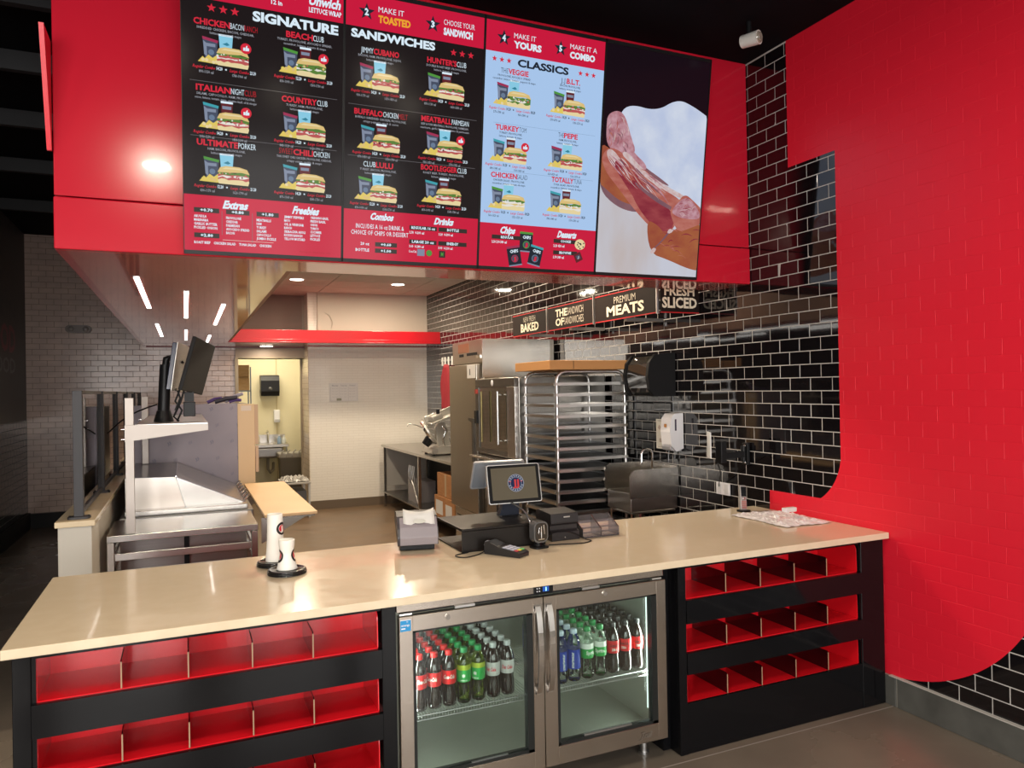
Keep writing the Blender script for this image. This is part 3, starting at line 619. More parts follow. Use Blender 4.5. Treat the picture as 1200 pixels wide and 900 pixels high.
P.rect(.003, TW - .002, .002, .236, 'red', 1)
P.text('Chips', .165, .185, .034, 'white', .09, sl=.3, b=.05, res=2); P.text('Desserts', .535, .185, .034, 'white', .12, sl=.3, b=.05, res=2)
bar(P, .075, .26, .152, 'REGULAR'); bar(P, .455, .61, .152, 'COOKIE'); bar(P, .455, .61, .088, 'BROWNIE')
P.text('2.20 210-380 cal', .075, .130, .013, 'white', .09, 'l', .03); P.text('2.20 420 cal', .455, .130, .013, 'white', .07, 'l', .03); P.text('2.70 380 cal', .455, .066, .013, 'white', .07, 'l', .03)
for bx, by, rt, c, lay in ((.285, .145, -.03, 'bagg', 3), (.215, .065, .18, 'bagp', 5), (.345, .072, -.22, 'bagt', 5)):
    cr, sr = math.cos(rt), math.sin(rt); q = lambda x, y: (bx + x * cr - y * sr, by + x * sr + y * cr)
    P.poly([q(-.040, -.055), q(.040, -.055), q(.037, .055), q(-.043, .055)], 'ink_black', lay); P.poly([q(-.043, .043), q(.037, .043), q(.037, .055), q(-.043, .055)], c, lay + 1)
    P.poly([q(-.040, -.055), q(.040, -.055), q(.040, -.048), q(-.040, -.048)], 'bagl', lay + 1)
    P.disc(*q(0, -.015), .021, c if c != 'bagt' else 'steelblue', lay + 1, 16); P.disc(*q(0, -.015), .017, 'bag', lay + 2, 16); P.text('JJ', *q(0, -.024), .018, LR, .017, b=.06, lay=lay + 4, rot=rt); P.text('CHIPS', *q(0, .018), .016, 'white', .05, b=.04, lay=lay + 3, rot=rt)
P.disc(.625, .152, .034, 'bun2', 5, 18, .030)
for k in range(9): P.disc(.625 + .020 * math.cos(k * 2.4) * (k % 3 + .6) / 2, .152 + .018 * math.sin(k * 2.4) * (k % 3 + .6) / 2, .0045, 'ink_black', 6, 7)
P.poly([(.585, .092), (.628, .112), (.650, .068), (.607, .046)], 'cola', 5); P.poly([(.600, .085), (.625, .095), (.635, .075), (.612, .065)], 'bag', 6); P.text('JJ', .618, .073, .012, 'grey', .012, b=.05, lay=8)
finish(t, P)
# screen 4 : photograph of sliced ham under a white cloth
t, P = screen(3, 'rightmost tall screen showing sliced cured ham and a white cloth', 'black')
def pic(name, c1, c2, scale, s=1.0, lo=.35, hi=.7):
    m = emat('picture_' + name, c1, s); N, L, b = nodes(m)
    g = N.new('ShaderNodeNewGeometry'); mp = N.new('ShaderNodeMapping'); mp.inputs['Scale'].default_value = scale; mp.inputs['Rotation'].default_value = (0, .5, 0); L.new(g.outputs['Position'], mp.inputs[0])
    n = N.new('ShaderNodeTexNoise'); n.inputs['Scale'].default_value = 1; n.inputs['Detail'].default_value = 5; L.new(mp.outputs[0], n.inputs[0])
    r = N.new('ShaderNodeMapRange'); r.inputs[1].default_value = lo; r.inputs[2].default_value = hi; L.new(n.outputs[0], r.inputs[0])
    mx = N.new('ShaderNodeMix'); mx.data_type = 'RGBA'; L.new(r.outputs[0], mx.inputs[0]); mx.inputs[6].default_value = (*c1, 1); mx.inputs[7].default_value = (*c2, 1)
    L.new(mx.outputs[2], b.inputs['Emission Color']); return m
PM = [pic('board', (.66, .68, .78), (.60, .50, .46), (3, 1, 1.2), .85), pic('cloth', (.52, .60, .80), (.68, .74, .86), (7, 1, 7), .95), pic('marbled', (.42, .15, .18), (.62, .36, .42), (30, 1, 30), .9), pic('dark_ham', (.24, .02, .04), (.36, .06, .07), (9, 1, 22), .9),
      pic('ham', (.40, .09, .07), (.52, .19, .15), (12, 1, 30), .95), pic('ham_orange', (.42, .13, .05), (.33, .07, .04), (8, 1, 9), .9), pic('fat_edge', (.62, .40, .38), (.72, .62, .64), (40, 1, 40), .9), pic('shade', (.20, .10, .14), (.30, .14, .16), (9, 1, 9), .8), emat('picture_dark', (.007, .002, .006), .9)]
Q = MB()
def pp(mi, lay, *pts):
    cen = (sum(p[0] for p in pts) / len(pts), sum(p[1] for p in pts) / len(pts)); f = P.fn(lay)
    import mathutils.geometry as G
    tr = G.tessellate_polygon([[Vector((x, y, 0)) for x, y in pts]]); Q.add([f(*p) for p in pts], [tuple(t_) for t_ in tr], mi)
def sm(pts, n=3):
    for _ in range(n):
        o = []
        for i in range(len(pts)):
            a, b = pts[i], pts[(i + 1) % len(pts)]; o += [(a[0] * .75 + b[0] * .25, a[1] * .75 + b[1] * .25), (a[0] * .25 + b[0] * .75, a[1] * .25 + b[1] * .75)]
        pts = o
    return pts
pp(8, 1, (.003, .45), (TW - .002, .9), (TW - .002, TH), (.003, TH))
pp(0, 1.5, (.003, .002), (TW - .002, .002), (TW - .002, .6), (.35, .62), (.003, .56))
S_ = [k for k in sm([(.10, .90), (.17, .975), (.36, .955), (.50, 1.045), (.62, 1.02), (.80, .94), (.80, .30), (.69, .36), (.55, .50), (.38, .58), (.22, .68), (.14, .76)], 3)]
def clipx(pts): return [(min(max(x, .003), TW - .002), min(max(y, .002), TH)) for x, y in pts]
pp(1, 3, *clipx(S_))
pp(7, 2.2, *clipx(sm([(.0, .62), (.0, .47), (.12, .385), (.25, .36), (.33, .385), (.30, .46)], 2)))
pp(5, 2.5, *clipx(sm([(-.02, .74), (-.02, .52), (.06, .47), (.14, .42), (.25, .40), (.32, .42), (.30, .52), (.12, .62), (.08, .70)], 2)))
pp(2, 4, *sm([(.025, .83), (.03, .90), (.10, .93), (.15, .90), (.19, .80), (.24, .70), (.15, .66), (.07, .70), (.03, .74)], 2))
pp(4, 4.5, *clipx(sm([(.00, .66), (.05, .72), (.14, .70), (.28, .60), (.42, .52), (.56, .47), (.60, .42), (.56, .33), (.50, .25), (.46, .23), (.34, .30), (.22, .40), (.12, .50), (.03, .58)], 2)))
pp(3, 5, *sm([(.20, .56), (.30, .52), (.44, .44), (.54, .36), (.52, .27), (.46, .24), (.40, .28), (.30, .36), (.22, .46)], 2))
pp(6, 5.5, *sm([(.03, .70), (.08, .71), (.16, .62), (.24, .50), (.20, .50), (.12, .58), (.05, .64)], 2)); pp(6, 5.5, *sm([(.13, .69), (.20, .64), (.34, .55), (.50, .49), (.62, .46), (.60, .49), (.44, .54), (.28, .62), (.17, .71)], 2))
pp(4, 5.7, *sm([(.20, .62), (.36, .53), (.56, .46), (.52, .42), (.36, .47), (.22, .55)], 2)); pp(7, 6, *sm([(.24, .545), (.40, .46), (.55, .40), (.53, .385), (.38, .44), (.24, .52)], 2)); pp(3, 6, *sm([(.10, .66), (.16, .60), (.24, .50), (.30, .42), (.26, .42), (.17, .52), (.09, .61)], 2))
pp(5, 6.5, *clipx(sm([(.33, .33), (.37, .13), (.50, .10), (.66, .05), (.76, .04), (.76, .34), (.62, .33), (.54, .28), (.48, .24), (.42, .30)], 2)))
pp(4, 7, *clipx(sm([(.49, .40), (.54, .30), (.58, .27), (.66, .30), (.76, .34), (.76, .40), (.66, .47), (.60, .50), (.55, .45)], 2))); pp(2, 7.5, *clipx(sm([(.50, .39), (.55, .36), (.64, .35), (.74, .36), (.68, .45), (.60, .49)], 2)))
pp(7, 7.8, *sm([(.38, .15), (.42, .17), (.50, .25), (.52, .29), (.50, .27), (.44, .20), (.40, .165)], 1)); pp(6, 8, *sm([(.37, .13), (.40, .13), (.42, .16), (.39, .165)], 1)); pp(6, 8, *sm([(.485, .255), (.52, .26), (.53, .28), (.50, .285)], 1))
rq = random.Random(11)
def streak(p0, p1, bend, w, mi, lay):
    n = 8; L = []; Rr = []
    dx, dy = p1[0] - p0[0], p1[1] - p0[1]; l = math.hypot(dx, dy); nx_, ny_ = -dy / l, dx / l
    for i in range(n + 1):
        a = i / n; ww = w * math.sin(PI * min(.97, max(.03, a))) ** .7 * rq.uniform(.6, 1.2); c = bend * math.sin(PI * a)
        x, y = p0[0] + dx * a + nx_ * c, p0[1] + dy * a + ny_ * c; L.append((x + nx_ * ww, y + ny_ * ww)); Rr.append((x - nx_ * ww, y - ny_ * ww))
    f = P.fn(lay); Q.add([f(*p) for p in clipx(L + Rr)], [(i, i + 1, n + 2 + i, n + 1 + i) for i in range(n)], mi)
for k in range(46):   # fat lines and folds running down the slices
    a = rq.random(); x0, y0 = .05 + a * .30, .68 - a * .12 + rq.uniform(-.05, .03); l = rq.uniform(.06, .20); th = -.62 + rq.uniform(-.15, .15)
    streak((x0, y0), (min(.58, x0 + l * math.cos(th)), y0 + l * math.sin(th)), rq.uniform(-.01, .012), rq.uniform(.0012, .005), rq.choice([6, 3, 7, 4, 2, 3]), 6.2 + .001 * k)
for k in range(22):
    x0, y0 = rq.uniform(.40, .68), rq.uniform(.10, .30); streak((x0, y0), (x0 + rq.uniform(.03, .10), y0 + rq.uniform(-.03, .03)), .01, rq.uniform(.001, .004), rq.choice([4, 5, 3]), 6.7 + .001 * k)
for k in range(26):
    x0, y0 = rq.uniform(.04, .16), rq.uniform(.72, .90); streak((x0, y0), (x0 + rq.uniform(-.02, .04), y0 - rq.uniform(.02, .06)), .008, rq.uniform(.001, .004), rq.choice([6, 4, 7]), 4.1 + .001 * k)
for k in range(18):
    x0, y0 = rq.uniform(.54, .66), rq.uniform(.36, .46); streak((x0, y0), (x0 + rq.uniform(.02, .06), y0 + rq.uniform(-.02, .03)), .006, rq.uniform(.001, .003), rq.choice([6, 4, 3]), 7.6 + .001 * k)
for k in range(34):   # soft folds of the cloth
    x0, y0 = rq.uniform(.18, .56), rq.uniform(.60, .91); streak((x0, y0), (x0 + rq.uniform(.05, .14), y0 + rq.uniform(-.06, .02)), .015, rq.uniform(.002, .008), 1, 3.1 + .001 * k)
pp(7, 3.3, *sm([(.14, .77), (.20, .70), (.30, .63), (.42, .575), (.50, .53), (.40, .555), (.28, .60), (.18, .66), (.12, .74)], 2))
pp(2, 3.5, *sm([(.15, .80), (.21, .71), (.32, .64), (.30, .60), (.20, .64), (.12, .72)], 2))
Q.build('ham_picture', PM, t)
finish(t, P)

# ------------------------------------------------------------------ counter
ZT = .909
QUARTZ = vary(mat('beige_quartz', (.68, .565, .41), .20, coat=.3), (.63, .52, .37), (14, 14, 14), 1, 8, 0, (.14, .26))
QEDGE = QUARTZ
o = MB().box(-.545, XR - .002, 2.794, 3.815, ZT - .032, ZT).build('countertop', QUARTZ, bevel=.002, loc=(1.4, 3.3, ZT - .032))
meta(o, 'long beige quartz countertop running from the aisle to the red wall', 'countertop')
REDT = mat('red_acrylic_tray', (.66, .008, .016), .14, coat=.5); DIVM = mat('maroon_gloss_divider', (.02, .002, .003), .10, coat=.6)
def shelf_unit(nm, label, x0, x1, posts, bays, hid=0.):
    t = thing(nm, label, 'shelf unit', ((x0 + x1) / 2, 3.2, 0), 'chip display shelf units under the counter')
    yf, yb = 2.822, 3.55
    for a, b in posts: MB().box(a, b, yf, yb, .002, ZT - .033).build('side_post', BLACKG, t, bevel=.002, seg=1)
    xa, xb = posts[0][1], posts[-1][0]
    MB().box(xa + .0005, xb - .0005, yf + .01, yf + .03, .858, ZT - .033).build('top_rail', BLACKG, t)
    MB().box(xa + .0005, xb - .0005, yf + .004, yf + .024, .002, .234).build('bottom_panel', BLACKG, t)
    for k, (za, zb) in enumerate(((.716, .858), (.471, .603), (.235, .368))):
        if k < 2:
            zr = (.603, .368)[k]; MB().box(xa + .0005, xb - .0005, yf - .004, yf + .016, zr, za - .004).build('front_rail', BLACKG, t)
        s = MB().box(xa + .012, xb - .012, yf + .018, 3.10, za - .004, za).box(xa + .012, xb - .012, 3.10, 3.104, za, za + .150 - .012 * (k == 0))
        s.build('tray', REDT, t)
        for sx in (xa + .010, xb - .014):
            pts = [(yf + .018, za + .0005)] + [(3.098, za + .0005), (3.098, za + .15)] + [(yf + .065, za + .15)] + [(yf + .065 - .045 * math.sin(a), za + .105 + .045 * math.cos(a)) for a in [PI / 2 * i / 6 for i in range(1, 7)]]
            MB().prism(pts, 'x', sx, sx + .004).build('end_panel', REDT, t)
        for x in bays: MB().prism([(yf + .016, za + .0005), (3.098, za + .0005), (3.098, za + .096), (yf + .024, za + .096), (yf + .016, za + .09)], 'x', x - .002, x + .002).build('divider', DIVM, t)
        for x in bays: MB().box(x - .0023, x + .0023, yf + .0145, yf + .0160, za + .001, za + .09).build('divider_edge', mat('worn_edge', (.36, .22, .14), .4), t)
    MB().box(xa, xb, 3.30, 3.31, .1, .86).build('back_panel', REDT, t)
    return t
t = shelf_unit('display_shelf', 'black shelf unit with red trays under the left part of the counter', -.52, .735, [(-.52, -.468), (.679, .735)], [-.211, -.003, .209, .423])
MB().box(-.4675, -.455, 2.83, 2.86, .003, .876).build('inner_post', BLACKG, t)
t = shelf_unit('display_shelf', 'black shelf unit with red trays and dark dividers beside the red wall', 2.02, 3.385, [(2.062, 2.105), (3.222, 3.385)], [2.348, 2.560, 2.778, 2.996])
MB().box(2.020, 2.0605, 2.90, 3.55, .003, .876).build('cooler_side_panel', BLACKG, t)
MB().cyl((2.0195, 3.06, .55), (2.012, 3.06, .55), .006, n=8).cyl((2.0195, 3.06, .53), (2.012, 3.06, .53), .006, n=8).build('shelf_pin', CHROME, t)

# ------------------------------------------------------------------ under-counter cooler
FX0, FX1, FY = .742, 1.988, 2.822
SD = steel('cooler_steel', (.56, .50, .44), .26, 'x', .0)
fr = thing('drinks_cooler', 'stainless two-door glass-front drinks cooler under the counter', 'cooler', ((FX0 + FX1) / 2, 3.1, 0))
INT = mat('cooler_interior', (.42, .44, .38), .35, .3)
sh = MB().box(FX0, FX0 + .03, FY + .035, 3.50, .11, .872).box(FX1 - .03, FX1, FY + .035, 3.50, .11, .872).box(FX0 + .03, FX1 - .03, FY + .035, 3.50, .842, .872)
sh.box(FX0 + .03, FX1 - .03, 3.47, 3.50, .11, .842).box(FX0 + .03, FX1 - .03, FY + .035, 3.47, .11, .14)
sh.build('body', INT, fr)
MB().box(FX0, 1.335, FY + .012, FY + .034, .838, .873).box(1.42, FX1, FY + .012, FY + .034, .838, .873).build('top_grille', SD, fr, bevel=.002)
MB().box(1.333, 1.422, FY + .004, FY + .034, .836, .874).build('control_panel', BLACKP, fr, bevel=.003)
MB().box(1.372, 1.400, FY + .0015, FY + .0038, .846, .866).build('display', emat('cooler_display', (.02, .08, .35), 1.5), fr)
cp = MB(); put_text(cp, '1', 1.386, .849, .014, None, 'c', 0, .05, lambda x, y: (x, FY + .001, y)); cp.build('display_digit', emat('cooler_digit', (.3, .75, 1), 3), fr)
for k in range(4): MB().cyl((1.345 + .011 * (k // 2), FY + .0035, .849 + .012 * (k % 2)), (1.345 + .011 * (k // 2), FY + .001, .849 + .012 * (k % 2)), .0028, n=8).build('button', WHITEP, fr)
MB().box(FX0 + .01, FX1 - .01, FY + .02, FY + .034, .829, .836).build('hinge_gap', BLACKM, fr)
for x, w in ((.775, .05), (1.945, .05)): MB().box(x - w / 2, x + w / 2, FY + .0, FY + .02, .829, .836).build('hinge', CHROME, fr)
for x0 in (.978, 1.56): MB().box(x0, x0 + .085, FY - .001, FY + .016, .829, .838).build('door_closer', ALU, fr)
GASK = mat('door_gasket', (.012, .014, .014), .3)
def door(nm, x0, x1, gx0, gx1, hx, side):
    z0, z1, g0, g1 = .108, .826, .185, .765
    y0, y1 = FY - .008, FY + .032
    d = MB()
    d.box(x0, gx0, y0, y1, z0, z1).box(gx1, x1, y0, y1, z0, z1).box(gx0, gx1, y0, y1, g1, z1).box(gx0, gx1, y0, y1, z0, g0)
    dr_ = d.build('door', SD, fr, bevel=.0015, seg=1)
    MB().box(gx0, gx0 + .012, y0 + .002, y1 - .002, g0, g1).box(gx1 - .028, gx1, y0 + .002, y1 - .002, g0, g1).box(gx0, gx1, y0 + .002, y1 - .002, g0, g0 + .012).box(gx0, gx1, y0 + .002, y1 - .002, g1 - .006, g1).build('gasket', GASK, dr_)
    MB().box(gx0 + .012, gx1 - .028, y0 + .012, y0 + .016, g0 + .012, g1 - .006).build('pane', GLASS, dr_)
    # recessed bow handle: bulged plate tapering at both ends
    hm = MB(); n = 14; w = .024; zt, zb = .795, .425
    for i in range(n):
        a0, a1 = i / n, (i + 1) / n
        f0, f1 = math.sin(PI * a0) ** .6, math.sin(PI * a1) ** .6
        za, zb2 = zt + (zb - zt) * a0, zt + (zb - zt) * a1
        o0, o1 = y0 - .006 - .032 * f0, y0 - .006 - .032 * f1
        hm.hexa([(hx - w / 2, o1, zb2), (hx + w / 2, o1, zb2), (hx + w / 2, o1 + .008, zb2), (hx - w / 2, o1 + .008, zb2), (hx - w / 2, o0, za), (hx + w / 2, o0, za), (hx + w / 2, o0 + .008, za), (hx - w / 2, o0 + .008, za)])
    hm.box(hx - w / 2, hx + w / 2, y0 - .008, y0 - .0005, zt - .03, zt).box(hx - w / 2, hx + w / 2, y0 - .008, y0 - .0005, zb, zb + .03)
    hm.build('handle', CHROME, dr_)
    MB().box(hx - w / 2 - (.011 if side > 0 else 0), hx + w / 2 + (.011 if side < 0 else 0), y0 - .003, y0 - .0004, .60, .80).build('handle_pocket', STEELZ, dr_)
    lx = (.944 if side < 0 else 1.667)
    MB().cyl((lx, y0 - .0003, .803), (lx, y0 - .006, .803), .011, .010, 18).box(lx - .0012, lx + .0012, y0 - .0065, y0 - .006, .799, .808).build('lock', CHROME, dr_)
    return dr_
dl_ = door('door', FX0 + .004, 1.366, .800, 1.318, 1.338, -1)
dr2 = door('door', 1.370, FX1 - .002, 1.430, 1.937, 1.392, 1)
sk = MB().box(FX0 + .008, FX0 + .050, FY - .0086, FY - .0081, .770, .815); sk.build('energy_sticker', mat('sticker_blue', (.02, .25, .55), .4), dl_)
s2 = MB().box(FX0 + .008, FX0 + .050, FY - .0088, FY - .0086, .812, .815).box(FX0 + .012, FX0 + .028, FY - .0090, FY - .0086, .778, .783); put_text(s2, 'energy', FX0 + .029, .790, .008, .034, 'c', 0, .02, lambda x, y: (x, FY - .0091, y)); put_text(s2, '*', FX0 + .036, .796, .012, None, 'c', 0, .02, lambda x, y: (x, FY - .0091, y))
s2.build('sticker_print', WHITEP, dl_)
tr = MB(); f_ = lambda x, y: (x, FY - .0105, y); put_text(tr, 'True', 1.865, .132, .026, .060, 'c', 0, .04, f_, slant=.35); tr.box(1.830, 1.845, FY - .0105, FY - .0095, .126, .129).box(1.888, 1.905, FY - .0105, FY - .0095, .150, .153).build('badge', CHROME, dr2)
MB().box(1.04, 1.20, FY + .0, FY + .01, .1885, .1985).build('label_strip', ALU, dl_); MB().box(1.56, 1.80, FY + .0, FY + .01, .1985, .206).build('label_strip', ALU, dr2)
for x in (.80, 1.93): MB().cyl((x, 2.93, .002), (x, 2.93, .112), .018, n=14).cyl((x, 2.93, 0.001), (x, 2.93, .012), .025, n=14).build('foot', ALU, fr)
MB().box(FX0 + .01, FX1 - .01, 3.15, 3.165, .01, .11).build('kick_plate', BLACKM, fr)
LEDC = emat('cooler_light_tube', (.75, .9, .82), 2.2)
for x, vis in ((1.941, 1), (.777, 0), (1.352, 0)): MB().cyl((x, 2.90, .22), (x, 2.90, .76), .006, n=8).build('light_tube', LEDC, fr)
for x, r_ in ((1.935, PI / 2), (.785, -PI / 2)):
    l = area('cooler_lamp', (x, 2.905, .52), (0, r_, 0), .45, .02, 3.2, (.92, 1, .90)); l.parent = fr; l.location = Vector((x, 2.905, .52)) - PW[fr]
# wire shelves (front wire, side wires and runners)
for x0, x1 in ((.775, 1.352), (1.378, 1.955)):
  for z, d0 in ((.392, 2.90), (.21, 2.98)):
    if z < .3:
        continue
    w = MB()
    for y in (d0, 3.10, 3.27, 3.44): w.cyl((x0, y, z), (x1, y, z), .0035, n=6)
    w.cyl((x0, d0, z - .018), (x1, d0, z - .018), .003, n=6)
    w.build('shelf_rail', ALU, fr)
    r = MB(); k = 0; x = x0 + .006
    while x < x1:
        r.cyl((x, d0 - .001, z + .004), (x, 3.45, z + .004), .0016, n=4, caps=False); r.cyl((x, d0 - .001, z + .004), (x, d0 - .001, z - .018), .0016, n=4, caps=False); x += .0125
    q = r.build('shelf_wire', ALU, fr); q['kind'] = 'stuff'
MB().box(.775, 1.95, 3.462, 3.469, .30, .31).build('back_ledge', ALU, fr)
for x in (1.275, 1.70): MB().box(x - .008, x + .008, 3.455, 3.468, .15, .80).build('shelf_standard', ALU, fr)
MB().box(1.12, 1.33, 3.20, 3.46, .70, .842).build('fan_housing', mat('fan_grey', (.10, .10, .10), .5), fr)

# bottles -------------------------------------------------------------
PETC = bpy.data.materials.new('clear_bottle'); 
def liquid(n, col, rough=.05, alpha=1): return mat(n, col, rough, coat=.6)
def petmat(name, tint, refl=1.): return glass_mat(name, tint, refl)
LQ = {'cola': liquid('cola_liquid', (.008, .004, .003)), 'green': glass_mat('ginger_ale_green', (.52, .62, .12)), 'clear': glass_mat('clear_water_bottle', (.86, .92, .90)), 'greenc': glass_mat('clear_soda_bottle', (.80, .90, .82))}
NECK = glass_mat('clear_neck', (.55, .5, .46))
CAPM = {'red': mat('cap_red', (.55, .01, .01), .35), 'green': mat('cap_green', (.01, .24, .06), .35), 'silver': mat('cap_silver', (.42, .44, .44), .35), 'black': mat('cap_black', (.015, .015, .016), .35), 'white': mat('cap_clear', (.45, .55, .65), .3)}
LABM = {'red': mat('label_red', (.62, .012, .015), .4), 'green': mat('label_green', (.02, .33, .06), .4), 'silver': mat('label_silver', (.50, .50, .48), .35), 'blue': mat('label_blue', (.01, .04, .32), .4), 'lime': mat('label_lime', (.34, .42, .03), .4), 'white': mat('label_white', (.70, .76, .68), .4), 'ink': mat('label_ink_red', (.55, .02, .04), .4), 'black': mat('label_black', (.02, .02, .02), .4)}
PROF = [(.001, 0), (.026, .0), (.0305, .006), (.0315, .02), (.030, .055), (.0278, .078), (.0290, .088), (.0315, .10), (.0320, .125), (.0315, .150), (.0295, .164), (.024, .182), (.0165, .198), (.0125, .206), (.0125, .212)]
PROFW = [(.001, 0), (.028, .0), (.0315, .006), (.0318, .02), (.0315, .12), (.031, .165), (.027, .185), (.018, .205), (.0125, .212), (.0125, .216)]
def arc_text(mb, s_, cx, cy, r, a0, z, h, m, w, bold=.03, slant=0.):
    V, Fc, a, b = text_geo(s_, bold, 1); k = h / .69; kx = w / (b - a)
    mb.add([(cx + (r + .0004) * math.sin(a0 + ((vx - a) * kx - w / 2 + slant * vy * k) / r), cy - (r + .0004) * math.cos(a0 + ((vx - a) * kx - w / 2 + slant * vy * k) / r), z + vy * k) for vx, vy in V], Fc, m)
KINDS = {
 'cola': dict(lq='cola', cap='red', lab=[('red', .092, .148)], tx=[('Coca-Cola', 'white', .115, .016, .048)], prof=PROF, nm='red-capped cola bottle'),
 'ginger': dict(lq='green', cap='green', lab=[('green', .088, .138), ('lime', .138, .158)], tx=[('*', 'white', .100, .022, .016), ('GINGER ALE', 'white', .094, .005, .03)], prof=PROF, nm='green ginger ale bottle'),
 'diet': dict(lq='cola', cap='silver', lab=[('silver', .092, .148)], tx=[('Diet Coke', 'ink', .112, .016, .048)], prof=PROF, nm='silver-labelled diet cola bottle'),
 'water': dict(lq='clear', cap='white', vert=True, lab=[('blue', .055, .140)], tx=[('smartwater', 'white', .060, .014, .070)], prof=PROFW, nm='blue-labelled water bottle'),
 'lemon': dict(lq='greenc', cap='green', lab=[('green', .090, .132), ('white', .132, .156)], tx=[('Sprite', 'white', .108, .016, .046)], prof=PROF, nm='clear lemon-lime soda bottle with green cap'),
 'zero': dict(lq='cola', cap='black', lab=[('red', .092, .148)], tx=[('Coca-Cola', 'black', .122, .013, .046), ('ZERO', 'white', .104, .010, .025)], prof=PROF, nm='black-capped cola bottle with red label')}
BM = {}
def bottle(kind, x, y, z, label, group):
    K = KINDS[kind]
    if kind not in BM:
        b = MB().lathe((0, 0, 0), [(r * .955, h) for r, h in K['prof']], 18); c = MB().lathe((0, 0, 0), [(.0155, .206), (.0158, .208), (.0155, .224), (.014, .2265), (.001, .227)], 16)
        lm = [K['lab'][0][0]] + [l[0] for l in K['lab'][1:]] + [t_[1] for t_ in K['tx']]
        def rad(zz):
            P_ = K['prof']
            for i in range(len(P_) - 1):
                if P_[i][1] <= zz <= P_[i + 1][1] and P_[i + 1][1] > P_[i][1]: return P_[i][0] + (P_[i + 1][0] - P_[i][0]) * (zz - P_[i][1]) / (P_[i + 1][1] - P_[i][1])
            return .03
        l_ = MB(); mi = 0
        for c_, z0, z1 in K['lab']: l_.lathe((0, 0, 0), [(rad(z0 + (z1 - z0) * i / 4) * .955 + .0006, z0 + (z1 - z0) * i / 4) for i in range(5)], 18, mi); mi += 1
        for s_, c_, zz, h, w in K['tx']:
          if K.get('vert'):
            V, Fc, a, b1 = text_geo(s_, .02, 1); kk = h / .69; kx = w / (b1 - a)
            l_.add([(.0313 * math.sin(-.2 - (vy * kk - h / 2) / .0313), -.0313 * math.cos(-.2 - (vy * kk - h / 2) / .0313), zz + (vx - a) * kx) for vx, vy in V], Fc, mi); mi += 1
          else: arc_text(l_, s_, 0, 0, .0312, -.35, zz, h, mi, w, .03, .2 if 'C' in s_ else 0); mi += 1
        BM[kind] = (b.mesh('bottle', LQ[K['lq']]), c.mesh('cap', CAPM[K['cap']]), l_.mesh('label', [LABM[k] for k in lm]))
    m = BM[kind]; o = bpy.data.objects.new('drink_bottle', m[0]); COL.objects.link(o); o.location = (x, y, z); o.rotation_euler = (0, 0, random.uniform(-.5, .5)); meta(o, label, 'bottle', group)
    for nm, me in (('cap', m[1]), ('label', m[2])):
        c = bpy.data.objects.new(nm, me); COL.objects.link(c); c.parent = o
COLS = [(.862, 'cola', 'left'), (.925, 'cola', 'left'), (.989, 'cola', 'left'), (1.054, 'ginger', 'left'), (1.119, 'ginger', 'left'), (1.187, 'diet', 'left'), (1.254, 'diet', 'left'),
        (1.512, 'water', 'right'), (1.579, 'water', 'right'), (1.647, 'lemon', 'right'), (1.714, 'lemon', 'right'), (1.781, 'zero', 'right'), (1.848, 'zero', 'right'), (1.914, 'zero', 'right')]
ROWN = ['in the front row', 'second from the front', 'third from the front', 'fourth from the front', 'fifth from the front', 'sixth from the front']
cnt = {}; tot = {}
for c in COLS: tot[c[1]] = tot.get(c[1], 0) + 1
for x, k, side in COLS:
    cnt[k] = cnt.get(k, 0) + 1
    pos = 'only' if tot[k] == 1 else {2: ['left', 'right'], 3: ['left', 'middle', 'right']}[tot[k]][cnt[k] - 1]
    for r_ in range(6):
        bottle(k, x + random.uniform(-.001, .001), 2.945 + .0665 * r_, .3985, '%s, %s, %s column' % (KINDS[k]['nm'], ROWN[r_], pos), 'soft drink bottles in the cooler')

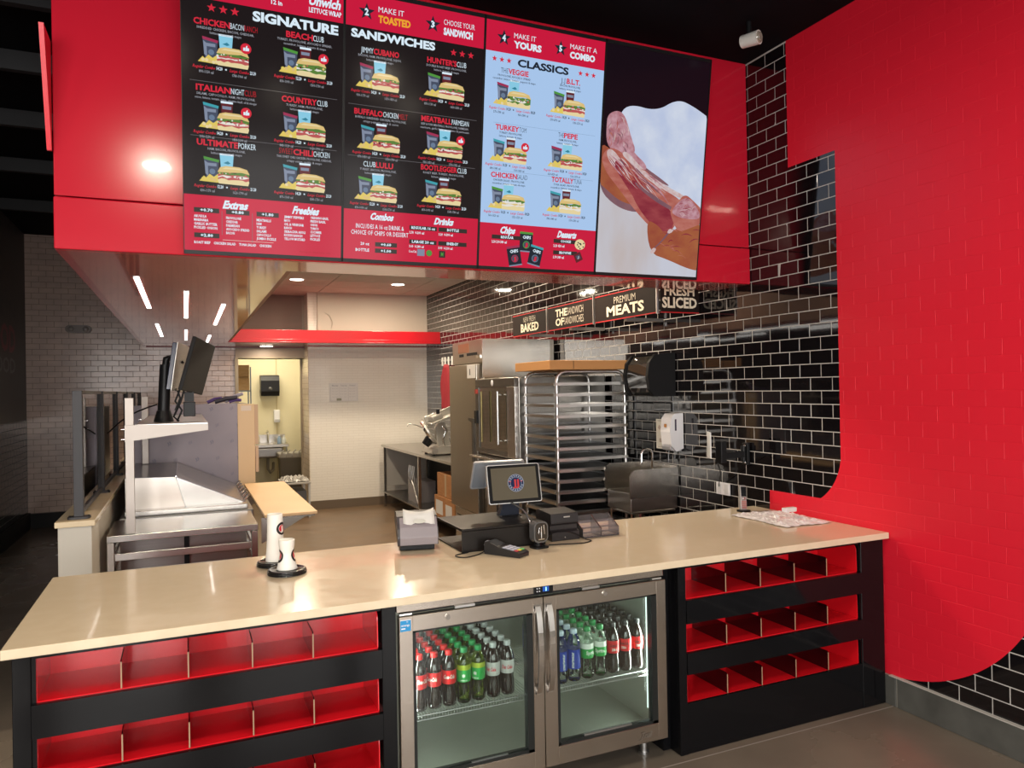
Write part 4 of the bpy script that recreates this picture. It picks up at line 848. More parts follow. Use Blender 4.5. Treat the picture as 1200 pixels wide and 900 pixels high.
# ------------------------------------------------------------------ things on the counter
def cup_stack(x, y, tall, lab, lidlab):
    t = thing('lid_stack', lidlab, 'lids', (x, y, ZT), 'black lid stacks on the counter')
    for k in range(3):
        MB().lathe((x, y, ZT + .0004 + .0065 * k), [(.001, 0), (.068, 0), (.082, .001), (.085, .003), (.082, .0058), (.076, .0062), (.070, .004), (.001, .0045)] if k < 2 else [(.001, 0), (.068, 0), (.080, .001), (.083, .004), (.078, .009), (.070, .010), (.066, .006), (.001, .0065)], 36).build('lid', mat('glossy_black_plastic', (.012, .012, .013), .12, coat=.6), t)
    z = ZT + .0205
    t = thing('paper_cup', lab, 'cup', (x, y, z), 'white paper cups on the counter')
    WC = mat('cup_paper', (.80, .78, .74), .45)
    if tall:
        MB().lathe((x, y, z), [(.043, .0), (.0445, .002), (.0435, .006), (.0437, .018), (.0425, .02), (.0425, .03), (.0415, .032), (.037, .10), (.035, .19), (.034, .215), (.031, .2165), (.029, .2125), (.001, .2125)], 32).build('cup_wall', WC, t)
        ly, lz, rr = -.45, z + .150, .036
    else:
        MB().lathe((x, y, z), [(.043, .0), (.0445, .002), (.043, .007), (.036, .035), (.0285, .068), (.0285, .075), (.033, .100), (.0345, .122), (.0345, .128), (.031, .1295), (.0295, .125), (.001, .124)], 32).build('cup_wall', WC, t)
        ly, lz, rr = 1.32, z + .060, .033
    R_ = lambda zz: (.0425 - (zz - z) * .040) if tall else (.0295 if abs(zz - z - .07) < .006 else .0287 + abs(zz - z - .0715) * .20)
    def onsurf(a, zz, e): r = R_(zz) + e; return (x + r * math.sin(a), y - r * math.cos(a), zz)
    def discm(mb, a0, zc, rad_, m, e, r_in=0):
        n = 24; V = [onsurf(a0 + rad_ * math.cos(2 * PI * i / n) / .036, zc + rad_ * math.sin(2 * PI * i / n), e) for i in range(n)]
        if r_in: V += [onsurf(a0 + r_in * math.cos(2 * PI * i / n) / .036, zc + r_in * math.sin(2 * PI * i / n), e) for i in range(n)]; mb.add(V, [(i, (i + 1) % n, n + (i + 1) % n, n + i) for i in range(n)], m)
        else:
            for k in (.66, .33): V += [onsurf(a0 + k * rad_ * math.cos(2 * PI * i / n) / .036, zc + k * rad_ * math.sin(2 * PI * i / n), e) for i in range(n)]
            V.append(onsurf(a0, zc, e)); mb.add(V, [(i, (i + 1) % n, n + (i + 1) % n, n + i) for i in range(n)] + [(n + i, n + (i + 1) % n, 2 * n + (i + 1) % n, 2 * n + i) for i in range(n)] + [(2 * n + i, 2 * n + (i + 1) % n, 3 * n) for i in range(n)], m)
    mb = MB()
    for a0 in ((ly + 1.3, ly - 1.9) if tall else (ly, -ly - .1)):
        discm(mb, a0, lz, .029, 0, .0006, .0185); discm(mb, a0, lz, .0165, 1, .0006)
        for kk in (-1, 1):
            for q in range(3): discm(mb, a0 + kk * .020 / .036 * math.cos(.5 * (q - 1)), lz + .020 * math.sin(.5 * (q - 1)), .0018, 0, .0007)
        V, Fc, a, b = text_geo('JJ', .05, 1); k = .022 / .69
        mb.add([onsurf(a0 + ((vx - a) * k * .8 - (b - a) * k * .4) / .036, lz - .011 + vy * k, .0009) for vx, vy in V], Fc, 2)
    mb.build('round_logo', [mat('logo_black', (.015, .012, .014), .4), mat('logo_red', (.55, .012, .03), .4), WC], t)
cup_stack(.400, 3.400, False, 'waisted white paper cup pair on the nearer black lid stack', 'nearer stack of round black lids under the shorter cup')
cup_stack(.372, 3.590, True, 'taller white paper cup stack standing on the farther lids', 'farther stack of round black lids under the taller cup')

# napkin dispenser
nx, ny = 1.075, 3.70
t = thing('napkin_dispenser', 'grey and black countertop napkin dispenser with a white napkin sticking out', 'dispenser', (nx, ny, ZT))
w = .100
bodyp = [(-.13, 0), (-.13, .02), (-.165, .03), (-.175, .075), (-.155, .115), (-.09, .165), (-.03, .180), (.10, .165), (.15, .11), (.15, .02), (.12, 0)]
MB().prism([(ny + a, ZT + .0005 + b) for a, b in [(-.12, 0), (-.12, .025), (.14, .025), (.14, 0)]], 'x', nx - w + .015, nx + w - .015).build('base', BLACKP, t, bevel=.004)
MB().prism([(ny + a, ZT + b) for a, b in bodyp[2:] if b > .022], 'x', nx - w, nx + w, smooth=False).build('body', mat('dark_grey_plastic', (.045, .042, .048), .35), t, bevel=.010, seg=3)
MB().prism([(ny + a, ZT + b) for a, b in [(-.172, .034), (-.182, .075), (-.160, .120), (-.105, .162), (-.10, .155), (-.150, .113), (-.168, .075), (-.160, .034)]], 'x', nx - w + .012, nx + w - .004).build('front_cover', mat('lilac_grey_plastic', (.26, .235, .26), .25, coat=.4), t, bevel=.004)
nm = MB(); n = 8; V = []
for j in range(5):
    for i in range(n + 1):
        u = i / n - .5; v = j / 4
        V.append((nx + .008 + u * .155, ny - .150 + v * .055 - .012 * math.cos(u * 3) + .004 * math.sin(u * 9 + v * 3), ZT + .118 + v * .070 - (1 - v) * .022 * math.cos(u * PI) + v * .016 * abs(u * 2) ** 2))
nm.add(V, [(j * (n + 1) + i, j * (n + 1) + i + 1, (j + 1) * (n + 1) + i + 1, (j + 1) * (n + 1) + i) for j in range(4) for i in range(n)], 0, True)
nm.build('napkin', PAPER, t, solid=.0015)
MB().prism([(nx + .008 + math.sin(a) * .03, ZT + .148 + math.cos(a) * .010) for a in [2 * PI * i / 16 for i in range(16)]], 'y', ny - .157, ny - .156).build('napkin_print', mat('napkin_print', (.50, .50, .46), .7), t)
t.rotation_euler = (0, 0, math.radians(-12))

# terminal stand box
bx0, bx1, by0, by1, bz = 1.222, 1.675, 3.405, 3.80, ZT + .115
t = thing('terminal_stand', 'wide black box stand with an open left side under the touchscreen terminal', 'stand', (1.45, 3.6, ZT))
MB().box(bx0 + .0005, bx1 - .0005, by0 + .0005, by1, bz - .012, bz).build('top_panel', mat('black_box_metal', (.010, .008, .007), .33, spec=.3), t, bevel=.003)
MB().box(bx0, bx1, by0, by0 + .008, ZT + .008, bz - .0125).build('front_panel', mat('black_box_metal', (.010, .008, .007), .33, spec=.3), t, bevel=.002)
MB().box(bx1 - .012, bx1, by0 + .009, by1, ZT + .008, bz - .0125).build('side_panel', BLACKP, t)
MB().box(bx0, bx1, by0, by1, ZT + .0005, ZT + .007).build('bottom_panel', BLACKP, t, bevel=.001)
# touch terminal on a pedestal
t = thing('touchscreen_terminal', 'touchscreen point-of-sale terminal with a round badge on its screen', 'terminal', (1.58, 3.66, bz))
cx_, cy_ = 1.585, 3.62
MB().lathe((cx_, cy_ + .03, bz + .0005), [(.062, 0), (.062, .001), (.060, .0018), (.001, .002)], 28).build('base_plate', BLACKP, t)
st = MB()
for i in range(8):
    a0, a1 = i / 8, (i + 1) / 8
    f = lambda a: (cy_ + .06 - .055 * a, .058 - .022 * a, bz + .0025 + .125 * a)
    (y0_, h0, z0_), (y1_, h1, z1_) = f(a0), f(a1)
    st.hexa([(cx_ - h0, y0_ - .022, z0_), (cx_ + h0, y0_ - .022, z0_), (cx_ + h0, y0_ + .022, z0_), (cx_ - h0, y0_ + .022, z0_), (cx_ - h1, y1_ - .018, z1_), (cx_ + h1, y1_ - .018, z1_), (cx_ + h1, y1_ + .018, z1_), (cx_ - h1, y1_ + .018, z1_)])
st.build('pedestal', mat('blue_black_plastic', (.03, .035, .05), .25, coat=.4), t)
def tablet(parent, name, c, w, h, th, yaw, pitch, fm, sm_, logo=False, back=False):
    M = Matrix.Translation(c) @ Matrix.Rotation(yaw, 4, 'Z') @ Matrix.Rotation(pitch, 4, 'X')
    g = lambda x, y, z: tuple(M @ Vector((x, y, z)))
    a = MB(); P_ = rrect(w, h, .012, 4); n = len(P_)
    a.add([g(x, 0, z) for x, z in P_] + [g(x, th, z) for x, z in P_], [tuple(range(n)), tuple(range(2 * n - 1, n - 1, -1))] + [(i, n + i, n + (i + 1) % n, (i + 1) % n) for i in range(n)])
    hs = a.build(name + '_housing', fm, parent)
    if back:
        b = MB(); P2 = rrect(w - .016, h - .016, .010, 4); n = len(P2); b.add([g(x, -.0006, z) for x, z in P2], [tuple(range(n))]); b.build('back_cover', mat('back_silver', (.30, .33, .38), .3, .5), parent); return M
    b = MB(); P2 = rrect(w - .008, h - .008, .010, 4); n = len(P2)
    b.add([g(x, -.0006, z) for x, z in P2], [tuple(range(n))]); b.build('bezel', BLACKG, parent)
    s = MB(); s.add([g(-w / 2 + .022, -.0012, -h / 2 + .020), g(w / 2 - .022, -.0012, -h / 2 + .020), g(w / 2 - .022, -.0012, h / 2 - .018), g(-w / 2 + .022, -.0012, h / 2 - .018)], [(0, 1, 2, 3)]); s.build('display', sm_, parent)
    if logo:
        l = MB(); 
        def ring(r0, r1, m, e):
            k = 36; l.add([g(.008 + r0 * math.cos(2 * PI * i / k), -e, .002 + r0 * math.sin(2 * PI * i / k)) for i in range(k)] + [g(.008 + r1 * math.cos(2 * PI * i / k), -e, .002 + r1 * math.sin(2 * PI * i / k)) for i in range(k)], [(i, (i + 1) % k, k + (i + 1) % k, k + i) for i in range(k)], m)
        ring(.0001, .046, 0, .0016); ring(.0435, .046, 1, .002); ring(.030, .032, 1, .002)
        for k in range(18):
            if k in (0, 9): continue
            a0 = 2 * PI * k / 18; l.add([g(.008 + (.0375 + dx) * math.cos(a0 + dy), -.002, .002 + (.0375 + dx) * math.sin(a0 + dy)) for dx, dy in ((-.003, -.09), (.003, -.09), (.003, .09), (-.003, .09))], [(0, 1, 2, 3)], 1)
        put_text(l, 'JJ', .008, -.014, .034, .036, 'c', 2, .03, lambda x, y: g(x, -.0022, y), res=2)
        for kx in (-.024, .040): put_text(l, '*', kx, -.006, .018, None, 'c', 2, .05, lambda x, y: g(x, -.0022, y))
        l.build('round_badge', [emat('badge_blue', (.012, .022, .07), 1), emat('badge_white', (.38, .40, .46), 1), emat('badge_red', (.60, .05, .05), 1)], parent)
    return M
SCRN = mat('warm_screen', (.05, .042, .028), .12, emit=(.19, .155, .095), es=.22)
tablet(t, 'screen', (1.585, 3.585, bz + .180), .300, .205, .018, math.radians(-2), math.radians(-12), mat('silver_edge', (.55, .55, .55), .3, .6), SCRN, True)
M = tablet(t, 'customer_screen', (1.545, 3.72, bz + .215), .29, .17, .014, math.radians(-3), math.radians(28), mat('silver_edge2', (.50, .52, .55), .3, .6), SCRN, back=True)
MB().cyl((1.48, 3.64, bz + .16), (1.48, 3.71, bz + .17), .028, .02, 18).cyl((1.57, 3.62, bz + .12), (1.56, 3.70, bz + .18), .022, n=14).build('hinge', CHROME, t)
# card reader
t = thing('card_reader', 'black card payment terminal with coloured keys lying in front of the touchscreen', 'payment terminal', (1.40, 3.28, ZT))
ang = math.radians(33)
prof = [(-.105, 0), (-.105, .018), (-.085, .028), (.02, .040), (.085, .062), (.100, .055), (.100, 0)]
L_ = lambda a: a
MB().prism([(3.28 + a, ZT + .0005 + b) for a, b in prof], 'x', 1.40 - .040, 1.40 + .040).build('body', mat('reader_black', (.02, .02, .022), .3), t, bevel=.006, seg=3)
def onr(x, y, e=.0012):  # point on the sloped top
    z = .028 + (y + .085) * .1143 if y < .02 else .040 + (y - .02) * .338
    return (1.40 + x, 3.28 + y, ZT + .0005 + z + e)
MB().add([onr(-.030, .030), onr(.030, .030), onr(.030, .080), onr(-.030, .080)], [(0, 1, 2, 3)]).build('display', mat('lcd', (.06, .065, .07), .15), t)
for i in range(3):
    for j in range(4):
        c_ = 'key_grey' if j else ['key_red', 'key_yellow', 'key_green'][i]
        x = -.024 + .024 * i; y = -.085 + .0225 * j
        a, b = onr(x, y, .0), onr(x + .001, y + .016, .0)
        MB().hexa([(a[0] - .009, a[1], a[2]), (a[0] + .009, a[1], a[2]), (a[0] + .009, b[1], b[2]), (a[0] - .009, b[1], b[2]), (a[0] - .009, a[1], a[2] + .003), (a[0] + .009, a[1], a[2] + .003), (a[0] + .009, b[1], b[2] + .003), (a[0] - .009, b[1], b[2] + .003)]).build('key', mat(c_, {'key_grey': (.42, .44, .55), 'key_red': (.55, .05, .08), 'key_yellow': (.7, .6, .05), 'key_green': (.08, .5, .12)}[c_], .4), t)
t.rotation_euler = (0, 0, ang)
def cable(name, label, pts, r, m, n=6, it=3):
    P_ = [Vector(p) for p in pts]; out = []
    for i in range(len(P_) - 1):
        p0, p1, p2, p3 = P_[max(i - 1, 0)], P_[i], P_[i + 1], P_[min(i + 2, len(P_) - 1)]
        for k in range(it):
            s_ = k / it; out.append(.5 * ((2 * p1) + (-p0 + p2) * s_ + (2 * p0 - 5 * p1 + 4 * p2 - p3) * s_ * s_ + (-p0 + 3 * p1 - 3 * p2 + p3) * s_ ** 3))
    out.append(P_[-1]); o = MB().tube(out, r, n).build(name, m, loc=pts[0]); return meta(o, label, 'cable')
zc = ZT + .0035
cable('cable', 'thin black cable looping on the counter left of the card reader', [(1.335, 3.355, ZT + .02), (1.29, 3.34, zc), (1.21, 3.30, zc), (1.17, 3.33, zc), (1.18, 3.37, zc), (1.25, 3.395, zc)], .0028, BLACKP, it=5)
cable('cable', 'pale cable plug standing out of the card reader back', [(1.37, 3.372, ZT + .026), (1.355, 3.385, ZT + .05), (1.34, 3.392, ZT + .045), (1.335, 3.396, ZT + .030)], .004, mat('pale_cord', (.3, .3, .34), .4), it=5)
# barcode scanner on a stand
t = thing('barcode_scanner', 'black presentation scanner with a clear face on a small stand', 'scanner', (1.62, 3.36, ZT))
sx_, sy_ = 1.605, 3.345
MB().prism(rrect(.085, .075, .02, 4), 'z', ZT + .0005, ZT + .009).build('foot', BLACKP, t)
bpy.data.objects[-1] if False else None
ft = t.children[0]; ft.data.transform(Matrix.Translation((sx_, sy_, 0)))
MB().cyl((sx_, sy_ + .010, ZT + .006), (sx_, sy_ + .012, ZT + .045), .022, .012, 14).build('neck', BLACKP, t)
MB().prism([(sx_ + a, ZT + .080 + b) for a, b in rrect(.084, .104, .028, 6)], 'y', sy_ - .020, sy_ + .022).build('head', mat('scanner_shell', (.16, .16, .165), .2, .5), t, bevel=.006, seg=3)
MB().prism([(sx_ + a, ZT + .080 + b) for a, b in rrect(.070, .090, .022, 6)], 'y', sy_ - .0225, sy_ - .0203).build('window', mat('scanner_glass', (.015, .014, .014), .04, coat=1), t)
for dx, a, b in ((-.016, .075, .105), (.0, .05, .11), (.018, .07, .115)): MB().cyl((sx_ + dx, sy_ - .0232, ZT + a), (sx_ + dx * .8, sy_ - .0232, ZT + b), .002, n=6).build('reflector', CHROME, t)
MB().box(sx_ - .018, sx_ + .018, sy_ - .0232, sy_ - .0224, ZT + .043, ZT + .047).build('trim_bar', CHROME, t)
t.rotation_euler = (0, 0, math.radians(8))
# receipt printer
t = thing('receipt_printer', 'black receipt printer behind the scanner', 'printer', (1.82, 3.50, ZT))
MB().prism([(3.43, ZT + .0005), (3.43, ZT + .045), (3.455, ZT + .055), (3.455, ZT + .080), (3.44, ZT + .088), (3.445, ZT + .140), (3.60, ZT + .148), (3.62, ZT + .130), (3.62, ZT + .0005)], 'x', 1.725, 1.885).build('body', mat('printer_black', (.018, .016, .018), .35), t, bevel=.004)
MB().box(1.80, 1.835, 3.4400, 3.4425, ZT + .118, ZT + .124).build('maker_badge', ALU, t); MB().box(1.735, 1.875, 3.4405, 3.4445, ZT + .092, ZT + .096).build('paper_slot', BLACKM, t)
MB().cyl((1.80, 3.4302, ZT + .018), (1.80, 3.427, ZT + .018), .003, n=8).build('power_light', ALU, t)
cable('cable', 'long black cable looping right of the receipt printer', [(1.66, 3.365, ZT + .03), (1.69, 3.40, ZT + .045), (1.78, 3.40, ZT + .055), (1.86, 3.41, ZT + .03), (1.905, 3.40, zc), (1.91, 3.35, zc), (1.84, 3.32, zc), (1.74, 3.345, zc), (1.67, 3.36, zc)], .0028, BLACKP, it=5)
cable('cable', 'dark curved cable hanging from the terminal to the scanner', [(1.555, 3.58, bz + .085), (1.57, 3.43, bz + .055), (1.58, 3.372, bz - .02), (1.585, 3.375, bz - .08)], .0055, mat('shiny_cord', (.25, .25, .26), .15, .7), it=6)
# clear acrylic card holder: two columns, three stepped pockets
t = thing('card_holder', 'clear acrylic two-column stepped card holder', 'holder', (2.02, 3.46, ZT))
for c in range(2):
    x0 = 1.905 + c * .112
    for k in range(3):
        y = 3.42 + .035 * k; z0 = ZT + .001 + .018 * k; MB().box(x0, x0 + .104, y, y + .003, z0, z0 + .045).build('pocket_front', ACRYL, t); MB().box(x0, x0 + .104, y, y + .034, z0, z0 + .003).build('pocket_floor', ACRYL, t)
    MB().box(x0, x0 + .104, 3.527, 3.530, ZT + .001, ZT + .105).build('back_plate', ACRYL, t)
    for e in (x0 - .003, x0 + .104): MB().prism([(3.42, ZT + .001), (3.42, ZT + .046), (3.455, ZT + .064), (3.49, ZT + .082), (3.53, ZT + .105), (3.53, ZT + .001)], 'x', e, e + .003).build('side_plate', ACRYL, t)
# cordless phone and paper bag bundle by the wall
t = thing('cordless_phone', 'slim dark cordless phone standing upright against the black tile by the outlet', 'phone', (3.20, 3.66, ZT))
M = Matrix.Translation((3.19, 3.665, ZT + .010)) @ Matrix.Rotation(math.radians(-10), 4, 'X') @ Matrix.Rotation(math.radians(6), 4, 'Y')
def bx(M, x0, x1, y0, y1, z0, z1): return [tuple(M @ Vector(p)) for p in ((x0, y0, z0), (x1, y0, z0), (x1, y1, z0), (x0, y1, z0), (x0, y0, z1), (x1, y0, z1), (x1, y1, z1), (x0, y1, z1))]
MB().hexa(bx(M, -.024, .024, 0, .022, 0, .155)).build('handset', mat('phone_silver', (.35, .33, .32), .3, .3), t, bevel=.005, seg=3)
MB().hexa(bx(M, -.019, .019, -.002, .0, .085, .145)).build('screen', BLACKG, t)
MB().lathe(tuple(M @ Vector((0, -.001, .072))), [(.001, -.002), (.009, -.002), (.010, .001)], 14, axis='y').build('dial_pad', ALU, t)
for i in range(3):
    for j in range(4): MB().hexa(bx(M, -.018 + .0125 * i, -.008 + .0125 * i, -.002, .0, .012 + .012 * j, .020 + .012 * j)).build('key', mat('phone_key', (.42, .18, .16), .4), t)
MB().prism([(3.19 + a, 3.672 + b) for a, b in rrect(.075, .065, .02, 4)], 'z', ZT + .0005, ZT + .010).build('cradle', BLACKP, t)
def crumple(name, label, cat, x0, x1, y0, y1, z, h, m, seed, rot=0., nx_=26, ny_=18):
    rnd = random.Random(seed); ph = [(rnd.uniform(4, 30), rnd.uniform(4, 30), rnd.uniform(0, 6)) for _ in range(9)]; V = []
    for j in range(ny_ + 1):
        for i in range(nx_ + 1):
            u, v = i / nx_, j / ny_; e = min(u, 1 - u, v, 1 - v) * 8
            zz = sum(abs(math.sin(a * u + b * v + c)) for a, b, c in ph) / 9; zz = (1 - zz) ** 1.3 * h * min(1, .25 + e) + .0015
            V.append((x0 + (x1 - x0) * u + .008 * math.sin(9 * v + seed), y0 + (y1 - y0) * v + .008 * math.sin(7 * u + seed * 2), z + zz))
    F_ = [(j * (nx_ + 1) + i, j * (nx_ + 1) + i + 1, (j + 1) * (nx_ + 1) + i + 1, (j + 1) * (nx_ + 1) + i) for j in range(ny_) for i in range(nx_)]
    o = MB().add(V, F_, 0, False).build(name, m, loc=((x0 + x1) / 2, (y0 + y1) / 2, z), solid=.0012); meta(o, label, cat); o.rotation_euler = (0, 0, rot); return o
PB = vary(mat('thin_plastic_bag', (.80, .77, .78), .25, coat=.3), (.68, .62, .64), (22, 22, 22), 1, 4, 0)
crumple('plastic_bag', 'flat crumpled pale plastic bag lying on the counter by the red wall', 'bag', 3.03, 3.365, 3.14, 3.60, ZT, .045, PB, 3)
t = thing('small_box', 'small white box lying on the plastic bag', 'box', (3.23, 3.33, ZT + .043))
MB().box(3.19, 3.275, 3.315, 3.345, ZT + .0455, ZT + .070).build('carton', PAPER, t, bevel=.002); MB().box(3.1895, 3.2, 3.3145, 3.3455, ZT + .048, ZT + .068).build('end_flap', WHITEP, t)

# ------------------------------------------------------------------ right wall fittings
def place(o, M): o.matrix_world = M
t = thing('paper_towel_dispenser', 'black curved paper towel dispenser on the black tiled wall above the hand sink', 'dispenser', (3.40, 4.78, 1.62))
pr = [(3.3945, 1.625), (3.20, 1.625), (3.16, 1.68), (3.145, 1.78), (3.16, 1.88), (3.21, 1.94), (3.3945, 1.955)]
for y_ in (4.63, 4.94): MB().prism(pr, 'y', y_, y_ + .03).build('side_cheek', mat('towel_black', (.009, .009, .010), .5, spec=.2), t, bevel=.006, seg=3)
MB().prism([(3.39, 1.635), (3.205, 1.635), (3.168, 1.69), (3.155, 1.78), (3.168, 1.87), (3.215, 1.93), (3.39, 1.945)], 'y', 4.662, 4.938).build('cover', mat('smoked_cover', (.012, .012, .013), .06, coat=1), t)
MB().box(3.18, 3.22, 4.69, 4.91, 1.627, 1.634).build('paper_slot', BLACKM, t); MB().lathe((3.158, 4.80, 1.905), [(.001, -.01), (.012, -.008), (.013, .004)], 14, axis='x').build('key_lock', CHROME, t)
t = thing('soap_dispenser', 'white wall soap dispenser with a dark sight window', 'dispenser', (3.40, 4.60, 1.2))
MB().prism([(3.3945, 1.235), (3.33, 1.215), (3.285, 1.26), (3.275, 1.36), (3.285, 1.46), (3.315, 1.495), (3.3945, 1.50)], 'y', 4.545, 4.665).build('shell', WHITEP, t, bevel=.012, seg=4)
MB().prism([(3.392, 1.212), (3.35, 1.212), (3.296, 1.225), (3.285, 1.252), (3.32, 1.236), (3.392, 1.25)], 'y', 4.57, 4.672).build('push_lever', mat('soap_grey', (.40, .40, .42), .35), t, bevel=.003)
MB().box(3.318, 3.332, 4.5425, 4.5455, 1.37, 1.455).build('sight_window', mat('dark_purple', (.06, .045, .08), .15), t); MB().box(3.272, 3.276, 4.590, 4.615, 1.395, 1.42).build('logo_sticker', mat('orange_sticker', (.45, .2, .06), .5), t)
t = thing('wash_hands_notice', 'white laminated hand washing notice beside the soap dispenser', 'notice', (3.392, 4.78, 1.35))
MB().box(3.388, 3.3925, 4.685, 4.885, 1.215, 1.445).build('sheet', mat('laminate_white', (.70, .68, .62), .3), t)
for i, (y, z, c, w_, h_) in enumerate(((4.76, 1.39, (.5, .25, .1), .04, .035), (4.84, 1.38, (.5, .4, .36), .03, .03), (4.83, 1.28, (.45, .38, .34), .03, .03), (4.75, 1.27, (.3, .27, .25), .04, .04))):
    M = Matrix.Translation((3.3872, y, z)) @ Matrix.Rotation(.6 * (i % 2), 4, 'X'); MB().hexa(bx(M, 0, .0008, -w_ / 2, w_ / 2, -h_ / 2, h_ / 2)).build('picture', mat('notice_ink_%d' % i, c, .5), t)
tn = MB(); 
for k, (s_, z, w_) in enumerate((('WASH YOUR HANDS', 1.428, .16), ('Wet', 1.355, .03), ('Soap', 1.245, .035), ('Scrub 20 seconds, rinse, dry', 1.225, .15))): put_text(tn, s_, -4.785, z, .008, w_, 'c', 0, .02, lambda x, y: (3.3868, -x, y), res=1)
tn.build('lettering', mat('print_grey', (.2, .2, .2), .5), t)
t = thing('wall_tablet', 'white-edged tablet on a black swing arm fixed to the tiled wall', 'tablet', (3.40, 3.88, 1.3))
MB().box(3.372, 3.3945, 3.835, 3.885, 1.175, 1.32).build('wall_plate', BLACKP, t, bevel=.004)
for z in (1.19, 1.30): MB().lathe((3.3715, 3.86, z), [(.001, -.003), (.007, -.003), (.008, .001)], 12, axis='x').build('screw', CHROME, t)
MB().cyl((3.36, 3.86, 1.20), (3.36, 3.86, 1.30), .016, n=14).box(3.20, 3.355, 3.845, 3.875, 1.225, 1.265).build('arm', BLACKP, t)
MB().box(3.155, 3.20, 3.83, 3.89, 1.20, 1.34).build('clamp', BLACKP, t, bevel=.004)
M = Matrix.Translation((3.115, 3.90, 1.315)) @ Matrix.Rotation(math.radians(62), 4, 'Z')
MB().hexa(bx(M, -.055, .055, -.004, .004, -.085, .085)).build('tablet_body', mat('tablet_white', (.62, .64, .66), .3), t, bevel=.0035, seg=3)
t = thing('wall_outlet', 'white double electrical outlet on the black tile above the counter', 'outlet', (3.395, 4.10, .985))
MB().box(3.388, 3.3945, 4.035, 4.175, .945, 1.03).build('cover_plate', WHITEP, t, bevel=.002)
for y in (4.07, 4.14): MB().box(3.386, 3.388, y - .018, y + .018, .955, 1.02).build('socket', mat('socket_white', (.6, .6, .62), .4), t)
cable('cable', 'thin black cable hanging from the wall tablet to the outlet', [(3.19, 3.93, 1.215), (3.30, 4.02, 1.12), (3.37, 4.12, 1.03), (3.385, 4.14, 1.00)], .003, BLACKP, it=6)
# hand sink
t = thing('hand_sink', 'stainless wall-mounted hand sink with side splash guards and gooseneck tap', 'sink', (3.20, 4.85, .8))
hs = MB().box(2.98, 3.392, 4.63, 4.64, .78, .915).box(2.98, 3.392, 4.95, 4.96, .78, .915).box(2.98, 2.99, 4.64, 4.95, .78, .915).box(3.38, 3.392, 4.64, 4.95, .78, .915).box(2.99, 3.38, 4.64, 4.95, .76, .775)
hs.build('basin', STEEL, t, bevel=.004)
MB().prism([(3.392, .88), (2.965, .88), (2.965, 1.04), (2.98, 1.075), (3.01, 1.09), (3.392, 1.09)], 'y', 4.612, 4.626).build('side_splash', STEELZ, t)
MB().prism([(3.392, .90), (2.965, .90), (2.965, 1.06), (2.98, 1.095), (3.01, 1.11), (3.392, 1.11)], 'y', 4.968, 4.981).build('side_splash', STEELZ, t)
MB().box(3.384, 3.394, 4.626, 4.967, .916, 1.10).build('back_splash', STEELZ, t)
MB().tube([(3.375, 4.86, 1.02), (3.34, 4.86, 1.02), (3.33, 4.86, 1.05), (3.33, 4.86, 1.18), (3.315, 4.86, 1.205), (3.28, 4.86, 1.215), (3.245, 4.86, 1.205), (3.23, 4.86, 1.18), (3.23, 4.86, 1.10)], .010, 10).build('gooseneck_tap', CHROME, t)
MB().cyl((3.19, 4.84, .54), (3.19, 4.84, .76), .045, n=18).build('drain_pipe', STEELZ, t)
MB().tube([(3.0, 4.655, .78), (3.0, 4.655, .60), (3.39, 4.655, .52)], .010, 8).tube([(3.0, 4.94, .78), (3.0, 4.94, .60), (3.39, 4.94, .52)], .010, 8).build('support_bracket', STEELZ, t)

# hanging word signs
SB = mat('sign_board', (.014, .009, .008), .6, spec=.15); SR = mat('sign_red', (.5, .01, .015), .4); SC_ = mat('sign_cream', (.72, .66, .52), .5); SG = mat('sign_outline', (.50, .45, .37), .5)
SX = 3.05
signs = [(6.10, 6.87, 'second', [('NEW FRESH', .62, .060, .30, 1), ('BAKED', .5, .085, .48, 0)], 'dark sign board reading BAKED hanging along the kitchen wall'),
         (5.25, 6.08, '', [], 'dark sign board reading THE SANDWICH OF SANDWICHES'), (4.365, 5.22, '', [], 'dark sign board reading PREMIUM MEATS')]
def sign_text(t, ya, yb, rows):
    f = lambda x, y: (SX - .0012, yb - x, y)
    a, b = MB(), MB()
    for s_, x, z, h, w_, big in rows: put_text(a if big else b, s_, x, z, h, w_, 'l', 0, .032 if big else -.005, f, res=2)
    if a.v: a.build('bold_lettering', SC_, t)
    if b.v: b.build('thin_lettering', SG, t)
for ya, yb, rows, lab in ((6.10, 6.87, [('BAKED', .20, 2.255, .075, .40, 1), ('NEW FRESH', .26, 2.345, .052, .27, 0)], signs[0][4]),
                          (5.25, 6.08, [('THE', .16, 2.335, .062, .22, 1), ('SANDWICH', .385, 2.335, .062, .28, 0), ('OF', .16, 2.255, .062, .16, 1), ('SANDWICHES', .325, 2.255, .062, .345, 0)], signs[1][4]),
                          (4.365, 5.22, [('MEATS', .18, 2.257, .072, .52, 1), ('PREMIUM', .29, 2.345, .052, .30, 0)], signs[2][4])):
    t = thing('hanging_sign', lab, 'sign', (SX, (ya + yb) / 2, 2.23), 'word signs hanging over the kitchen')
    MB().box(SX, SX + .012, ya + .004, yb - .004, 2.226, 2.434).build('board', SB, t)
    for z in (2.226, 2.429): MB().box(SX - .002, SX + .0135, ya + .004, yb - .004, z - .0055, z + .0005).build('edge_strip', SR, t)
    MB().box(SX - .004, SX + .016, ya - .008, ya + .0035, 2.215, 2.45).build('end_post', ALU, t)
    MB().box(SX + .013, 3.395, (ya + yb) / 2 - .02, (ya + yb) / 2 + .02, 2.20, 2.225).build('wall_arm', mat('arm_grey', (.2, .19, .18), .4, .5), t)
    sign_text(t, ya, yb, rows)
t = thing('hanging_sign', 'dark sign board reading FRESH SLICED standing square to the tiled wall', 'sign', (3.22, 4.34, 2.23), 'word signs hanging over the kitchen')
